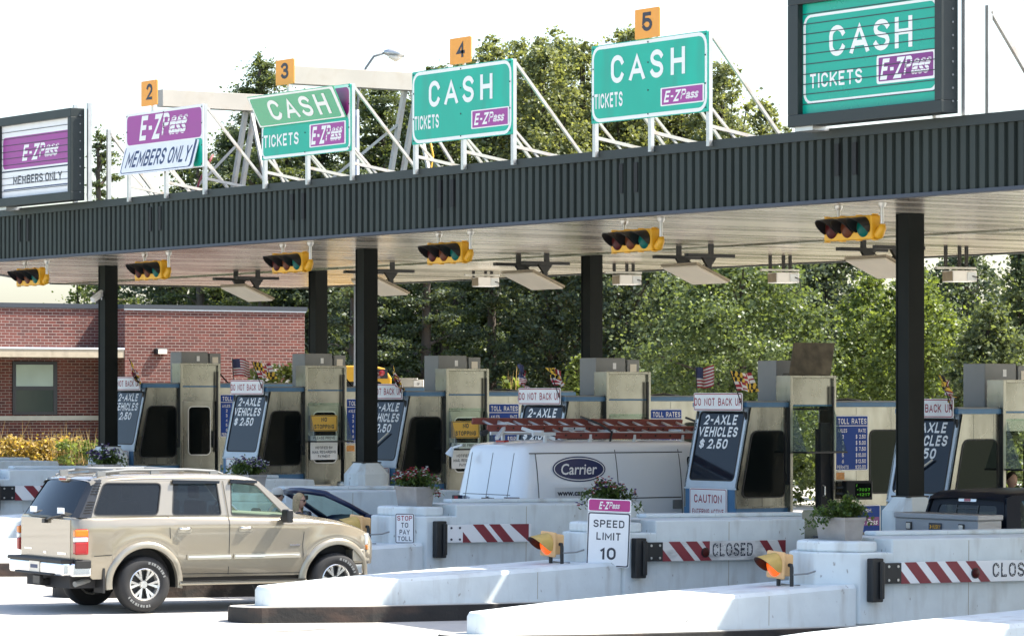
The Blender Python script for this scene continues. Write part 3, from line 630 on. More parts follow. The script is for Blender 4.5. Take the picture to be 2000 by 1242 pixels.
for (u, v, lab) in ((950, 551, 'beside the plate 4 signal'), (1226, 547, 'right of the dark rear column'), (1532, 543, 'over the pale oak crown'), (1876, 540, 'right of the column in the pickup lane')):
    p = at(u, v, X=43.0); root = thing('reader_box', 'white box under the rear canopy edge ' + lab, 'equipment box', tuple(p), -.25, 'white boxes under the rear canopy edge')
    b = MB(); b.box((-.26, -.22, -.1), (.22, .22, .1)); b.build('housing', M['white'], root, bevel=.012)
    b = MB(); b.box((.02, -.232, -.075), (.2, -.221, .075)); b.build('cover', M['flashing'], root, bevel=.004)
    b = MB(); b.box((-.265, -.2, -.085), (-.261, .2, .085)); b.build('lid', M['conc_slab'], root)
    b = MB(); b.tube([(.12, -.23, .0), (.2, -.26, -.02), (.24, -.25, -.2), (.14, -.22, -.31), (-.02, -.2, -.2)], .011, 6); b.build('cable', M['black'], root, smooth=True)
    for x in (-.3, -.02, .12): b = MB(); b.box((x - .025, -.03, .1), (x + .025, .03, ZB - p.z)); b.build('hanger', M['black'], root)
    b = MB(); b.box((-.5, -.04, .13), (.3, .04, .17)); b.build('mounting_bar', M['alu'], root)
p = at(192, 578, X=34.4); root = thing('security_camera', 'white security camera bracketed to the leftmost dark column', 'camera', tuple(p), rad(200))
b = MB(); b.box((-.17, -.06, -.05), (.2, .06, .06), M=Matrix.Rotation(rad(28), 4, 'Y')); b.build('housing', M['white'], root, bevel=.015)
b = MB(); b.tube([(-.1, 0, -.02), (-.16, 0, -.14), (-.32, .05, -.16)], .025, 8); b.build('bracket', M['white'], root)
# ---------------------------------------------------------------- booths
fF = Fr((0, 0, 0), (1, 0, 0), (0, 0, 1))          # near side, faces -Y
def fY(y): return Fr((0, y, 0), (1, 0, 0), (0, 0, 1))
WB = 1.4; XE = 2.95
B_LAB = ('stainless toll booth with a plain closed windowed door, against the brick wall',
         'stainless toll booth whose door carries an orange sign, beside the two flying flags',
         'stainless toll booth with an orange door sign, between the dark column and the white van',
         'stainless toll booth half hidden behind the white van and its ladder',
         'stainless toll booth with an open doorway and a brown board on its roof',
         'stainless toll booth behind the dark column with a man in its doorway')
def booth(k):
    Y0 = YB[k]; g = gz(XB, Y0); root = thing('toll_booth', B_LAB[k], 'toll booth', (XB, Y0, g), 0, 'booths in a row under the canopy')
    zs, zt, zbk = 1.229, 2.86, 1.556
    left = [(-1.05, zs), (0, zs), (0, zt), (-.773, zt), (-1.05, zbk)]; right = [(.963, zs), (XE, zs), (XE, zt), (.963, zt)]
    dd = .62 if k in (4, 5) else 0
    for x0, pl in ((0, left), (.963, right)):
        far = [(x + (dd if x == 0 else dd * 1.32 if x == .963 else 0), z) for x, z in pl]
        b = MB(); b.prism(pl, fY(0), -.04, 0); b.build('wall', M['stainless'], root)
        b = MB(); b.prism(far, fY(WB - .04), -.04, 0); b.build('wall', M['stainless'], root)
    b = MB(); b.box((XE - .04, .04, zs), (XE, WB - .04, zt)); b.build('wall', M['stainless'], root)
    b = MB()                                                       # panel joints and rivet row
    for x in (-.52, -.12, 1.45, 2.2): b.box((x - .004, -.004, zs + .01), (x + .004, .0, zt - .01))
    b.box((-1.04, -.008, zs - .005), (-.01, .0, zs + .03)); b.box((.975, -.008, zs - .005), (XE, 0, zs + .03))
    b.build('trim', M['stain2'], root)
    b = MB(); z0 = .2
    b.box((-1.05, 0, z0), (0, .04, zs - .004)); b.box((.963, 0, z0), (XE, .04, zs - .004)); dd = .62 if k in (4, 5) else 0; b.box((-1.05, WB - .04, z0), (dd, WB, zs - .004)); b.box((.963 + dd * 1.32, WB - .04, z0), (XE, WB, zs - .004)); b.box((-1.05, .04, z0), (-1.01, WB - .04, zbk - .004)); b.box((XE - .04, .04, z0), (XE, WB - .04, zs - .004))
    b.build('skirt', M['boothblue'], root)
    b = MB(); b.box((-.85, -.03, zt + .001), (-.001, WB + .03, zt + .075)); b.box((.965, -.03, zt + .001), (XE + .04, WB + .03, zt + .075)); b.box((-.001, .25, zt + .001), (.965, WB + .03, zt + .075)); b.build('roof_edge', M['boothblue'], root)
    b = MB(); b.box((-.83, 0, zt + .076), (-.001, WB, zt + .10)); b.box((.965, 0, zt + .076), (XE, WB, zt + .10)); b.build('roof', M['acgrey'], root)
    b = MB(); b.box((-1.0, .05, .2), (XE - .05, WB - .05, .24)); b.build('floor', M['darkint'], root); b = MB(); b.box((-.74, .05, zt - .05), (XE - .05, WB - .05, zt - .02)); b.build('inner_ceiling', M['darkint'], root)
    # slanted front
    fb = Fr((-1.05, WB, zbk), (0, -1, 0), (.277, 0, zt - zbk)); LF = math.hypot(.277, zt - zbk)
    gl = rr(.11, .12, WB - .11, LF - .08, .07); b = MB(); b.holed(rr(0, 0, WB, LF, 0), [gl], fb, -.03, .0)
    b.box((-1.052, .0, zbk - .03), (-1.0, WB, zbk - .002)); b.build('front_frame', M['frontblue'], root)
    b = MB(); b.prism(gl, fb, -.02, -.006); ws = b.build('windshield', M['wglass'], root)
    b = MB(); ou = rr(.098, .108, WB - .098, LF - .068, .082); b.holed(ou, [rr(.122, .132, WB - .122, LF - .092, .06)], fb, .0005, .006); b.build('gasket', M['rubber'], ws)
    b = MB()
    rows = {0: (('2-AXLE', .80), ('VEHICLES', .93), ('$ 2.50', .68))}.get(0)
    for i, (t, ww) in enumerate(rows): b.text(fb, t, WB / 2 - (.02, .03, .11)[i], LF - (.21, .41, .61)[i], ww * 1.12, .165, -.003, .12, .04)
    b.build('price_lettering', M['white'], ws, fix=False)
    if k in (2, 5):
        b = MB(); b.tube([fb(.2, .12, .02), fb(.55, .38, .03), fb(.95, .62, .03)], .016, 6); b.build('wiper', M['panelunder'], ws)
    if k in (4, 5):
        b = MB(); b.text(fb, str(k + 1), .04, LF - .33, .06, .13, .003, 0, .03); b.build('booth_digit', M['ink'], root, fix=False)
    # side windows
    for pl in ([(-.935, 1.41), (-.073, 1.41), (-.073, 2.466), (-.715, 2.466)], [(1.745, 1.44), (2.62, 1.44), (2.62, 2.466), (1.745, 2.466)]):
        for y, s in ((-.004, 1), (WB + .004, -1)):
            fr = fY(y); q = rpoly(pl, .11, 5); b = MB(); b.prism(q, fr, -.002, .004) if s > 0 else b.prism(q, fr, -.006, .002); o = b.build('side_window', M['darkglass'], root)
            if s > 0:
                cx = sum(p[0] for p in pl) / 4; cz = sum(p[1] for p in pl) / 4
                q2 = rpoly([(p[0] + (.02 if p[0] > cx else -.02), p[1] + (.02 if p[1] > cz else -.02)) for p in pl], .13, 5)
                b = MB(); b.holed(q2, [q], fr, -.002, .008); b.build('gasket', M['rubber'], o)
    # door tower
    yt = -.075; b = MB()
    for x0, x1 in ((0, .058), (.905, .963)): b.box((x0, yt, .2), (x1, .3, 3.376))
    b.box((.058, yt, 3.33), (.905, .3, 3.376)); b.build('tower_frame', M['stainless'], root, bevel=.006)
    b = MB(); b.box((.058, -.03, 2.90), (.905, .29, 3.33)); tw = b.build('tower_panel', M['stain2'], root)
    b = MB(); b.box((.058, -.05, 2.872), (.905, -.02, 2.899)); b.build('stripe', M['boothblue'], root)
    b = MB(); b.box((-.012, yt - .004, 1.6), (-.002, -.001, 2.86)); b.build('slide_rail', M['black'], root); b = MB(); b.box((.868, yt - .03, 1.5), (.9, yt - .002, 3.2)); b.build('slide_rail', M['black'], root)
    closed = k not in (4, 5)
    gt = {0: None, 1: 2.62, 2: 2.62, 3: 2.62, 4: 2.875, 5: 2.77}[k]
    if closed or k == 5:
        zlo = 2.58 if closed else 2.60
        b = MB(); b.box((.058, -.03, zlo), (.905, .25, 2.871)); b.build('header_panel', M['stain2'], root)
    if closed:
        b = MB(); win = rr(.23, 1.45, .74, 2.45, .08); b.holed(rr(.10, .34, .86, 2.575, .01), [win], fY(-.02), -.05, .0); dr = b.build('door', M['stainless'], root)
        b = MB(); b.prism(win, fY(-.02), -.03, -.02); b.build('door_window', M['darkglass'], dr)
        b = MB(); b.holed(rr(.21, 1.43, .76, 2.47, .1), [win], fY(-.02), .0005, .008); b.build('window_trim', M['alu'], dr)
        b = MB(); b.box((.80, -.07, 1.6), (.83, -.03, 1.95)); b.build('handle', M['black'], dr)
        b = MB(); b.box((.058, -.01, .2), (.10, .02, 2.575)); b.box((.862, -.012, .2), (.905, .02, 2.575)); b.build('door_jamb', M['rubber'], root)
        if k in (1, 2, 3):
            b = MB(); b.prism(rr(.135, 2.075, .76, 2.39, .02), fY(-.055), -.01, 0); o = b.build('stop_notice', M['noticeorange'], dr)
            b = MB(); b.holed(rr(.145, 2.085, .75, 2.38, .02), [rr(.155, 2.095, .74, 2.37, .015)], fY(-.055), .001, .002); b.text(fY(-.055), 'NO', .45, 2.305, .13, .085, .003, 0, .04); b.text(fY(-.055), 'STOPPING', .45, 2.165, .46, .085, .003, 0, .04); b.build('notice_lettering', M['ink'], o, fix=False)
            b = MB(); b.prism(rr(.135, 1.505, .76, 1.985, .02), fY(-.055), -.01, 0); o = b.build('payment_notice', M['white'], dr)
            b = MB()
            for t, z, ww in (('PLEASE PROVE', 1.94, .5), ('NOTIFIED BY', 1.745, .40), ('MAIL REGARDING', 1.66, .54), ('PAYMENT', 1.575, .28)): b.text(fY(-.055), t, .447, z, ww, .055, .003)
            b.build('notice_lettering', M['ink'], o, fix=False)
    else:
        b = MB(); b.box((.70, .0, .2), (.905, .06, 2.60)); b.box((.66, .06, .24), (.70, .1, 2.5)); b.build('sliding_door', M['darkint'], root)
        b = MB(); b.tube([(.73, -.02, 1.4), (.73, -.07, 1.42), (.73, -.07, 1.56), (.73, -.02, 1.58)], .012, 6); b.build('handle', M['alu'], root)
        b = MB(); b.box((.10, .75, .24), (.60, 1.3, 1.36)); b.build('counter', M['darkint'], root, bevel=.02)
        b = MB(); b.box((-.95, .06, 1.3), (-.02, 1.3, 1.33)); b.build('desk', M['interior'], root); b = MB(); b.box((1.9, .5, .3), (2.5, 1.3, 1.9)); b.build('cupboard', M['interior'], root)
    if gt:
        zb0 = gt - .735; yo = -.42
        b = MB(); b.add([(.065, -.08, gt), (.90, -.08, gt), (.90, yo, zb0), (.065, yo, zb0)], [(0, 1, 2, 3)])
        gd = b.build('glass_guard', M['guard'], root, fix=False)
        for x in (.065, .90): b = MB(); b.add([(x, -.08, gt), (x, yo, zb0), (x, -.06, zb0)], [(0, 1, 2)]); b.build('guard_side', M['guardside'], gd, fix=False)
        b = MB(); b.box((.055, yo - .012, zb0 - .03), (.91, yo + .02, zb0 + .0)); b.box((.055, yo, zb0 - .03), (.085, -.05, zb0)); b.box((.885, yo, zb0 - .03), (.91, -.05, zb0)); b.build('guard_rail', M['black'], gd)
        b = MB(); b.box((.06, -.09, gt - .005), (.905, -.075, gt + .012)); b.build('guard_edge', M['guard'], gd)
    if k in (0, 1, 2, 3):
        b = MB(); b.box((.06, -.35, .24), (.5, -.1, 1.02)); b.build('step_cabinet', M['alu'], root, bevel=.02)
    return root
BO = [booth(k) for k in range(6)]
AC_LAB = ('on the booth against the brick wall', 'on the booth left of the yellow bus', 'on the booth right of the yellow bus', 'on the booth behind the white van', 'beside the brown board', 'on the booth at the right photo edge')
for k in range(6):
    x0, zt = .44, 2.937; root = thing('air_conditioner', 'grey roof air conditioner with side cabinet ' + AC_LAB[k], 'air conditioner', (XB + (.48 if k < 2 else .36), YB[k] + .75, gz(XB, YB[k]) + zt), 0, 'grey units on the booth roofs')
    b = MB(); b.box((0, 0, .02), (.64, .5, .69)); b.build('cabinet', M['acgrey'], root, bevel=.012)
    b = MB(); b.box((.645, .05, .2), (.70, .4, .6)); b.box((.70, .02, .24), (.97, .4, .66)); b.build('side_cabinet', M['acgrey'], root, bevel=.008)
    b = MB(); b.box((.06, -.006, .06), (.42, .0, .30)); gr = b.build('grille', M['slot'], root)
    b = MB()
    for i in range(9): x = .075 + i * .041; b.box((x, -.012, .06), (x + .01, -.0065, .3))
    b.build('grille_bars', M['acgrey'], gr)
    b = MB(); b.box((.37, -.005, .49), (.44, 0, .60)); b.build('data_label', M['white'], root)
    b = MB(); b.box((.76, .012, .34), (.90, .0195, .58)); b.build('switch_panel', M['panelunder'], root)
    b = MB(); b.tube([(.97, .2, .3), (1.2, .1, .02), (1.6, .15, .05), (1.9, .1, .02)], .018, 6); b.build('cable', M['black'], root, smooth=True)

def booth_sign(k, name, label, cat, x, y, z, w_, h_, els, rz=0, tilt=0, group=None, roll=0):
    return flat_sign(name, label, cat, (XB + x, YB[k] + y, gz(XB, YB[k]) + z), rz, w_, h_, els, tilt=tilt, group=group, roll=roll)
def rate_els():
    w_, h_ = .70, .905
    e = border(w_, h_, 'white', 'rateblue', .0, .014, .03); e += [('r', 'lettering', 'white', -w_ / 2 + .014, h_ * .805, w_ / 2 - .014, h_ * .818, 0, .005)]
    T = lambda t, cx, cz, ww, hh: e.append(('t', 'lettering', 'white', t, cx, cz, ww * 1.1, hh * 1.18, .005, 0, .0))
    T('TOLL', -.175, .81, .21, .075); T('RATES', .155, .81, .285, .075); T('AXLES', -.2, .655, .18, .05); T('RATE', .22, .655, .14, .05)
    for i, (a, p) in enumerate((('2', '2.50'), ('3', '5.00'), ('4', '7.50'), ('5', '10.00'), ('6', '12.50'))):
        z = .555 - i * .101; T(a, -.19, z, .035, .055); T('$', .10, z, .03, .065); T(p, .215 if len(p) > 4 else .225, z, .15 if len(p) > 4 else .13, .055)
    T('PERMITS', -.19, .055, .22, .05); T('$20.00', .185, .055, .20, .055); return e
R_LAB = ('partly hidden by the next booth front, near the small flag', 'partly hidden by the middle dark column', 'partly hidden behind the ladder and a windshield', 'above the cab of the white van', 'fully readable beside the open doorway')
for k in range(5): booth_sign(k, 'toll_rate_sign', 'blue TOLL RATES sign ' + R_LAB[k], 'sign', 1.337, -.016, 1.816, .70, .905, rate_els(), group='toll rate signs on the booths')
D_LAB = ('on the leftmost booth beside the dark column', 'on the booth in front of the flowering shrub', 'cut by the middle dark column', 'above the ladder of the van', 'on the booth with the open doorway', 'cut by the dark column of the pickup lane')
for k in range(6):
    booth_sign(k, 'warning_sign', 'white DO NOT BACK UP sign ' + D_LAB[k], 'sign', -.905, .68, 2.80, 1.30, .29,
               border(1.30, .29, 'redink', 'white', .010, .016, .03) + [('t', 'lettering', 'redink', 'DO', -.535, .145, .175, .125, .006), ('t', 'lettering', 'redink', 'NOT', -.215, .145, .28, .125, .006), ('t', 'lettering', 'redink', 'BACK', .205, .145, .37, .125, .006), ('t', 'lettering', 'redink', 'UP', .555, .145, .165, .125, .006)], rz=-PI / 2, group='red lettered signs over the windshields')
C_LAB = {1: 'behind the violet planter', 2: 'beside the column base', 4: 'fully readable on the blue booth front', 0: 'at the leftmost booth'}
for k in (0, 1, 2, 4):
    booth_sign(k, 'caution_sign', 'white CAUTION sign ' + C_LAB[k], 'sign', -1.072, .72, .80, 1.0, .74,
               border(1.0, .74, 'redink', 'white', .012, .012, .04) + [('t', 'lettering', 'redink', 'CAUTION', 0, .57, .74, .135, .006), ('t', 'lettering', 'redink', 'ENTERING ACTIVE', 0, .36, .84, .088, .006), ('t', 'lettering', 'redink', 'TRAFFIC ZONE', 0, .175, .70, .088, .006)], rz=-PI / 2, group='caution signs on the booth fronts')
for k in (1, 4): booth_sign(k, 'reflector_tag', 'amber patterned tag under the rate sign ' + ('at the middle dark column' if k == 1 else 'above the green display'), 'tag', 1.08, -.014, 1.66, .22, .13, [('r', 'pattern', 'tagorange', -.105, .005, .105, .125, 0, .002)], group='amber tags')
r5 = booth_sign(4, 'account_sign', 'low blue sign with a purple emblem strip behind the planter', 'sign', 1.66, -.03, .74, .56, .50,
                border(.56, .50, 'white', 'rateblue', .0, .016, .03) + [('r', 'emblem_panel', 'deeppurple', -.24, .16, .25, .30, 0, .005), ('t', 'emblem', 'white', 'E-Z', -.12, .23, .16, .085, .007, .3, .02), ('t', 'emblem', 'white', 'Pass', .1, .222, .24, .095, .007, .3, .01), ('t', 'lettering', 'white', 'CASH', -.05, .41, .25, .06, .005)])
# display, board
root = thing('display_unit', 'black display with green digits bracketed beside the open booth doorway', 'display', (XB + 1.30, YB[4] - .20, gz(XB, YB[4]) + 1.34), rad(-12))
b = MB(); b.box((-.24, -.09, 0), (.24, .09, .31)); b.build('case', M['black'], root, bevel=.012)
b = MB(); b.prism(rr(-.08, .04, .215, .27, .01), Fr((0, -.091, 0), (1, 0, 0), (0, 0, 1)), 0, .003); b.build('screen', M['darkglass'], root)
b = MB(); f9 = Fr((0, -.096, 0), (1, 0, 0), (0, 0, 1))
for t, x, z, ww in (('/', -.055, .235, .02), ('*7037', .07, .165, .24), ('*1217', .07, .085, .24)): b.text(f9, t, x, z, ww, .045, 0)
b.build('digits', M['led'], root, fix=False)
for z in (.1, .2): b = MB(); b.bar((-.24, .02, z), (-.47, .15, z), .02, .03); b.build('bracket', M['black'], root)
root = thing('roof_board', 'brown stained board leaning up on top of the open booth', 'board', (XB + .55, YB[4] + .12, gz(XB, YB[4]) + 3.38), 0)
b = MB(); b.box((-.42, -.01, 0), (.44, .012, .56), M=Matrix.Rotation(rad(-18), 4, 'X') @ Matrix(((1, 0, .42, 0), (0, 1, 0, 0), (0, 0, 1, 0), (0, 0, 0, 1)))); b.build('sheet', M['tarp'], root)
b = MB(); b.bar((.3, .02, .02), (.38, .35, .02), .03, .03); b.bar((-.3, .02, .02), (-.25, .35, .02), .03, .03); b.build('prop', M['tarp'], root)

# ---------------------------------------------------------------- flags
FR, FW, FB_, FK, FG = (mat(n_, c, .8) for n_, c in (('flag_red', (.36, .03, .05)), ('flag_white', (.72, .70, .68)), ('flag_blue', (.05, .06, .14)), ('flag_black', (.015, .015, .015)), ('flag_gold', (.75, .48, .06))))
def flag(k, kind, label, furl=1.0, droop=0, seed=0, ln=.82):
    near = kind == 'md'; base = Vector((XB - .80, YB[k] + (.05 if near else WB - .06), gz(XB, YB[k]) + 2.72))
    root = thing('flag', label, 'flag', tuple(base), 0, 'small flags on the booth fronts')
    d = Vector((-.35, -.0, .75)) if near else Vector((-.06, .0, .82)); d = d.normalized() * ln
    b = MB(); b.tube([(0, 0, -.05), tuple(d)], .009, 6); b.tube([(0, 0, -.06), tuple(d * .08)], .025, 6); b.build('pole', M['black'], root)
    nx, ny = 26, 13; W_, H_ = .44 * furl, .34; rnd = random.Random(seed); ph = rnd.random() * 6
    top = d * .97; dn = -d.normalized(); b = MB(); vs_ = []
    for j in range(ny + 1):
        for i in range(nx + 1):
            s, t = i / nx, j / ny
            p = top + dn * (t * H_) + Vector((s * W_ * .93, math.sin(s * 8 / max(.45, furl) + ph + t) * .035 * s ** .5 * (2.2 - furl), -droop * s * s * .3 + .03 * s * math.sin(ph + s * 6)))
            if furl < .6: p += Vector((math.sin(s * 17 + t * 5 + ph) * .04, math.cos(s * 13 + t * 7) * .05, -s * .1 * math.sin(t * 4)))
            vs_.append(p)
    fs = []; ms = []
    for j in range(ny):
        for i in range(nx):
            fs.append((j * (nx + 1) + i, j * (nx + 1) + i + 1, (j + 1) * (nx + 1) + i + 1, (j + 1) * (nx + 1) + i))
            if not near: ms.append(2 if (i < nx * .4 and j < 7) else (0 if j % 2 == 0 else 1))
            else:
                l, u = i < nx / 2, j < ny / 2; li = i % (nx // 2); lj = j % 7
                if l == u: ms.append(3 if (int((li + lj * .7) / 2.6) + (lj > 3)) % 2 else 4)
                else:
                    a = abs(li - 6) < 1.6; c = abs(lj - 3) < 1.1; q = (li > 6) ^ (lj > 3)
                    ms.append((1 if q else 0) if (a or c) else (0 if q else 1))
    b.v = [tuple(p) for p in vs_]; b.f = fs; b.m = ms; b.build('cloth', [FR, FW, FB_, FK, FG], root, smooth=True, fix=False)
flag(0, 'md', 'small furled flag on the leftmost booth', .22, 1, 1)
flag(1, 'us', 'striped national flag flying before the brick wall', 1, .05, 2); flag(1, 'md', 'checkered state flag flying beside the flowering shrub', 1.0, .15, 3)
flag(2, 'us', 'striped flag behind the middle dark column', .5, .3, 9); flag(2, 'md', 'furled checkered flag in front of the yellow bus', .3, 1, 4)
flag(3, 'us', 'furled striped flag over the toll rate sign behind the ladder', .25, 1, 5); flag(3, 'md', 'half furled checkered flag above the van ladder', .55, .2, 6)
flag(4, 'us', 'striped national flag flying over the booth with the open doorway', .85, -.05, 7); flag(4, 'md', 'checkered state flag flying over the booth with the open doorway', 1.1, .15, 8)
flag(5, 'us', 'furled striped flag left of the dark column in the pickup lane', .4, .5, 10); flag(5, 'md', 'furled checkered flag right of the dark column in the pickup lane', .35, .6, 11)

# ---------------------------------------------------------------- islands
I_LAB = {0: 'white barrier island farthest back, before the yellowing shrubs', 1: 'white barrier island with a striped gate at the left photo edge', 2: 'white barrier island under the violet planter', 3: 'white barrier island behind the blue convertible', 4: 'white barrier island carrying the STOP TO PAY TOLL sign', 5: 'white barrier island carrying the speed limit sign', 6: 'white barrier island of the gate with a dark hinge plate', 7: 'white barrier island in the lower right corner'}
XI = 29.4
def island(k):
    Yc = YB[k] + .70; g = gz(XI, Yc); sx = -.0103
    root = thing('barrier_island', I_LAB[k], 'barrier', (XI, Yc, g), 0, 'barrier islands between the lanes'); root.rotation_euler = (0, .0103, 0)
    hw = .68; fz = Fr((0, 0, 0), (1, 0, 0), (0, 1, 0))
    nose = [(-6.15 + .36 * (1 - math.cos(rad(t))), .36 * math.sin(rad(t))) for t in range(90, -91, -15)]
    kp = [(16, -.86), (16, .86), (-2.6, .86), (-4.4, .72)] + nose + [(-4.4, -.72), (-2.6, -.86)]
    b = MB(); b.prism(kp, fz, -.1, .2); b.build('kerb', M['kerb'], root, bevel=.012)
    kp2 = [(16, -.83), (16, .83), (-2.6, .83), (-4.4, .69)] + [(x * .997, y * .93) for x, y in nose] + [(-4.4, -.69), (-2.6, -.83)]
    b = MB(); b.prism(kp2, fz, .195, .206); b.build('kerb_top', M['ledge'], root)
    # ramped nose wall
    ns = [(-5.76 + .22 * (1 - math.cos(rad(t))), .22 * math.sin(rad(t))) for t in range(90, -91, -18)]
    up = [(-.3, hw), (-2.6, hw - .02), (-4.3, .52)] + ns + [(-4.3, -.52), (-2.6, -hw + .02), (-.3, -hw)]
    zt = lambda x: .46 + (x + 5.76) / 5.45 * .27
    m = len(up); vs_ = [(x, y, .2065) for x, y in up] + [(x, y, zt(x) - .05) for x, y in up] + [(x + (.03 if x < -5.45 else 0), y * .94, zt(x)) for x, y in up]
    fs = [(r * m + i, r * m + (i + 1) % m, r * m + m + (i + 1) % m, r * m + m + i) for r in (0, 1) for i in range(m)] + [tuple(range(2 * m, 3 * m))]
    b = MB(); b.add(vs_, fs); b.build('ramp_wall', M['paint'], root, smooth=35)
    oc = lambda x0, x1, h_, c: [(x0, -h_ + c), (x0 + c, -h_), (x1, -h_), (x1, h_), (x0 + c, h_), (x0, h_ - c)]
    b = MB(); b.prism(oc(-.65, .34, hw - .003, .42), fz, .21, 1.13); b.build('pedestal', M['paint'], root, bevel=.022)
    b = MB(); b.prism(oc(-.56, .14, hw - .10, .36), fz, 1.128, 1.27); b.build('pedestal_cap', M['paint'], root, bevel=.035, seg=3)
    b = MB(); e = 4.2 if k != 4 else 4.1
    b.prism([(.30, .206), (e, .206), (e - .28, 1.30), (.30, 1.30)], Fr((0, -hw + .001, 0), (1, 0, 0), (0, 0, 1)), -(2 * hw - .002), 0); b.build('barrier_wall', M['paint'], root, bevel=.02)
    b = MB(); b.box((.9, hw - .3, 1.301), (e - .4, hw - .06, 1.36)); b.build('rear_lip', M['paint'], root, bevel=.02)
    for x in (-4.9, -3.4, -1.7, 1.6):
        b = MB(); hh = (zt(x) - .05) if x < 0 else 1.27; ly = hw - .02 + .0006 if x > -2.6 else None
        if ly: b.box((x - .004, -hw - .0015 if x > 0 else -hw - .0015 + .012, .24), (x + .004, -hw + .012, hh)); b.build('joint', M['conc_slab'], root)
    return root
for k in range(8): island(k)

# ---------------------------------------------------------------- gates folded along the barrier walls
def gate(k, label, stripes, L, hinge, words=None, lamp=None, worn=False):
    Yc = YB[k] + .70; root = thing('barrier_gate', label, 'gate', (XI, Yc - .70, gz(XI, Yc)), 0, 'striped gate arms along the barriers'); root.rotation_euler = (0, .0103, 0)
    b = MB(); b.box((-.13, -.10, .50), (.06, .015, 1.06)); b.box((-.02, -.14, .54), (.05, -.10, 1.02)); b.build('hinge_post', M['black'], root, bevel=.015)
    x0 = .055; b = MB(); b.box((x0 - .02, -.12, .735), (x0 + hinge, -.075, 1.0)); h = b.build('hinge_plate', M['white' if hinge > .2 and k == 4 else 'black'], root)
    b = MB()
    for x in (.25, .8):
        for z in (.78, .955): b.tube([(x0 + hinge * x, -.121, z), (x0 + hinge * x, -.13, z)], .018, 8)
    b.build('plate_bolts', M['alu'] if k != 4 else M['ink'], h)
    fr = Fr((x0 + hinge, -.115, .73), (1, 0, 0), (0, 0, 1)); H = .275
    b = MB(); b.prism([(0, 0), (L - hinge, 0), (L - hinge, H), (0, H)], fr, -.045, 0); b.build('arm', M['white'] if not worn else mat('worn_white_board', (.66, .65, .62), .7, dirt=(.2, .19, .18), dscale=7, damt=.8, dstretch=(.4, 1, 1)), root, bevel=.006)
    b = MB()
    for s in stripes: b.prism(s, fr, .0012, .0012)
    b.build('red_stripes', M['stripered'], root, fix=False)
    if words:
        b = MB(); cx, w_ = words
        b.text(fr, 'CLOSED', cx, H * .55, w_, H * .68, .002, 0, .012); o = b.build('lettering', M['ink'], root, fix=False)
        b = MB(); rnd = random.Random(3)
        for i in range(6):                                        # bulb dots on the letters
            for j in range(9):
                a = j / 9 * 2 * PI; x = cx - w_ / 2 + w_ * (i + .5) / 6 + math.cos(a) * w_ * .052; z = H * .55 + math.sin(a) * H * .28
                b.prism([(x - .006, z - .006), (x + .006, z - .006), (x + .006, z + .006), (x - .006, z + .006)], fr, .0035, .0035)
        b.build('bulbs', M['cream_letter'], o, fix=False)
    if lamp:
        for lx in lamp:
            b = MB(); b.lathe([(.058, 0), (.058, .02), (.04, .03), (0, .03)], tuple(fr(lx, H * .42, 0)), 'y', 18)
            for i in range(len(b.v)): x, y, z = b.v[i]; b.v[i] = (x, 2 * fr.O.y - y, z)
            o = b.build('lamp', M['lensr'], root, smooth=40)
            b = MB(); b.holed(rr(lx - .07, H * .42 - .07, lx + .07, H * .42 + .07, .07, 6), [rr(lx - .056, H * .42 - .056, lx + .056, H * .42 + .056, .055, 6)], fr, .001, .012); b.build('lamp_ring', M['black'], o)
H = .275
def par(x, w_=.20, sl=.27): return [(x + sl, 0), (x + sl + w_, 0), (x + w_, H), (x, H)]
tri0 = [(0, 0), (.16, 0), (0, H * .62)]
gate(4, 'short white gate arm with red stripes, right of the STOP TO PAY TOLL sign', [tri0, par(.18), par(.48), [(.86, H), (1.22, H), (1.22, 0)]], 1.55, .28)
gate(5, 'worn gate arm reading CLOSED, right of the speed limit sign', [tri0, par(.10), par(.40), [(.69, H), (.83, H), (.83, H * .4)], [(2.05, H), (2.2, H), (2.2, 0)], [(1.72, H), (1.86, H), (2.08, 0), (1.94, 0)]], 2.44, .27, (1.24, .72), (.75,), True)
gate(6, 'clean gate arm reading CLOSED, with a dark bolted hinge plate', [tri0, par(.05), par(.40), par(.74), par(1.09, .17)], 2.9, .28, (1.98, .84), (1.26,))
gate(1, 'striped gate arm at the left photo edge', [tri0, par(.18), par(.52), par(.86)], 2.0, .30)

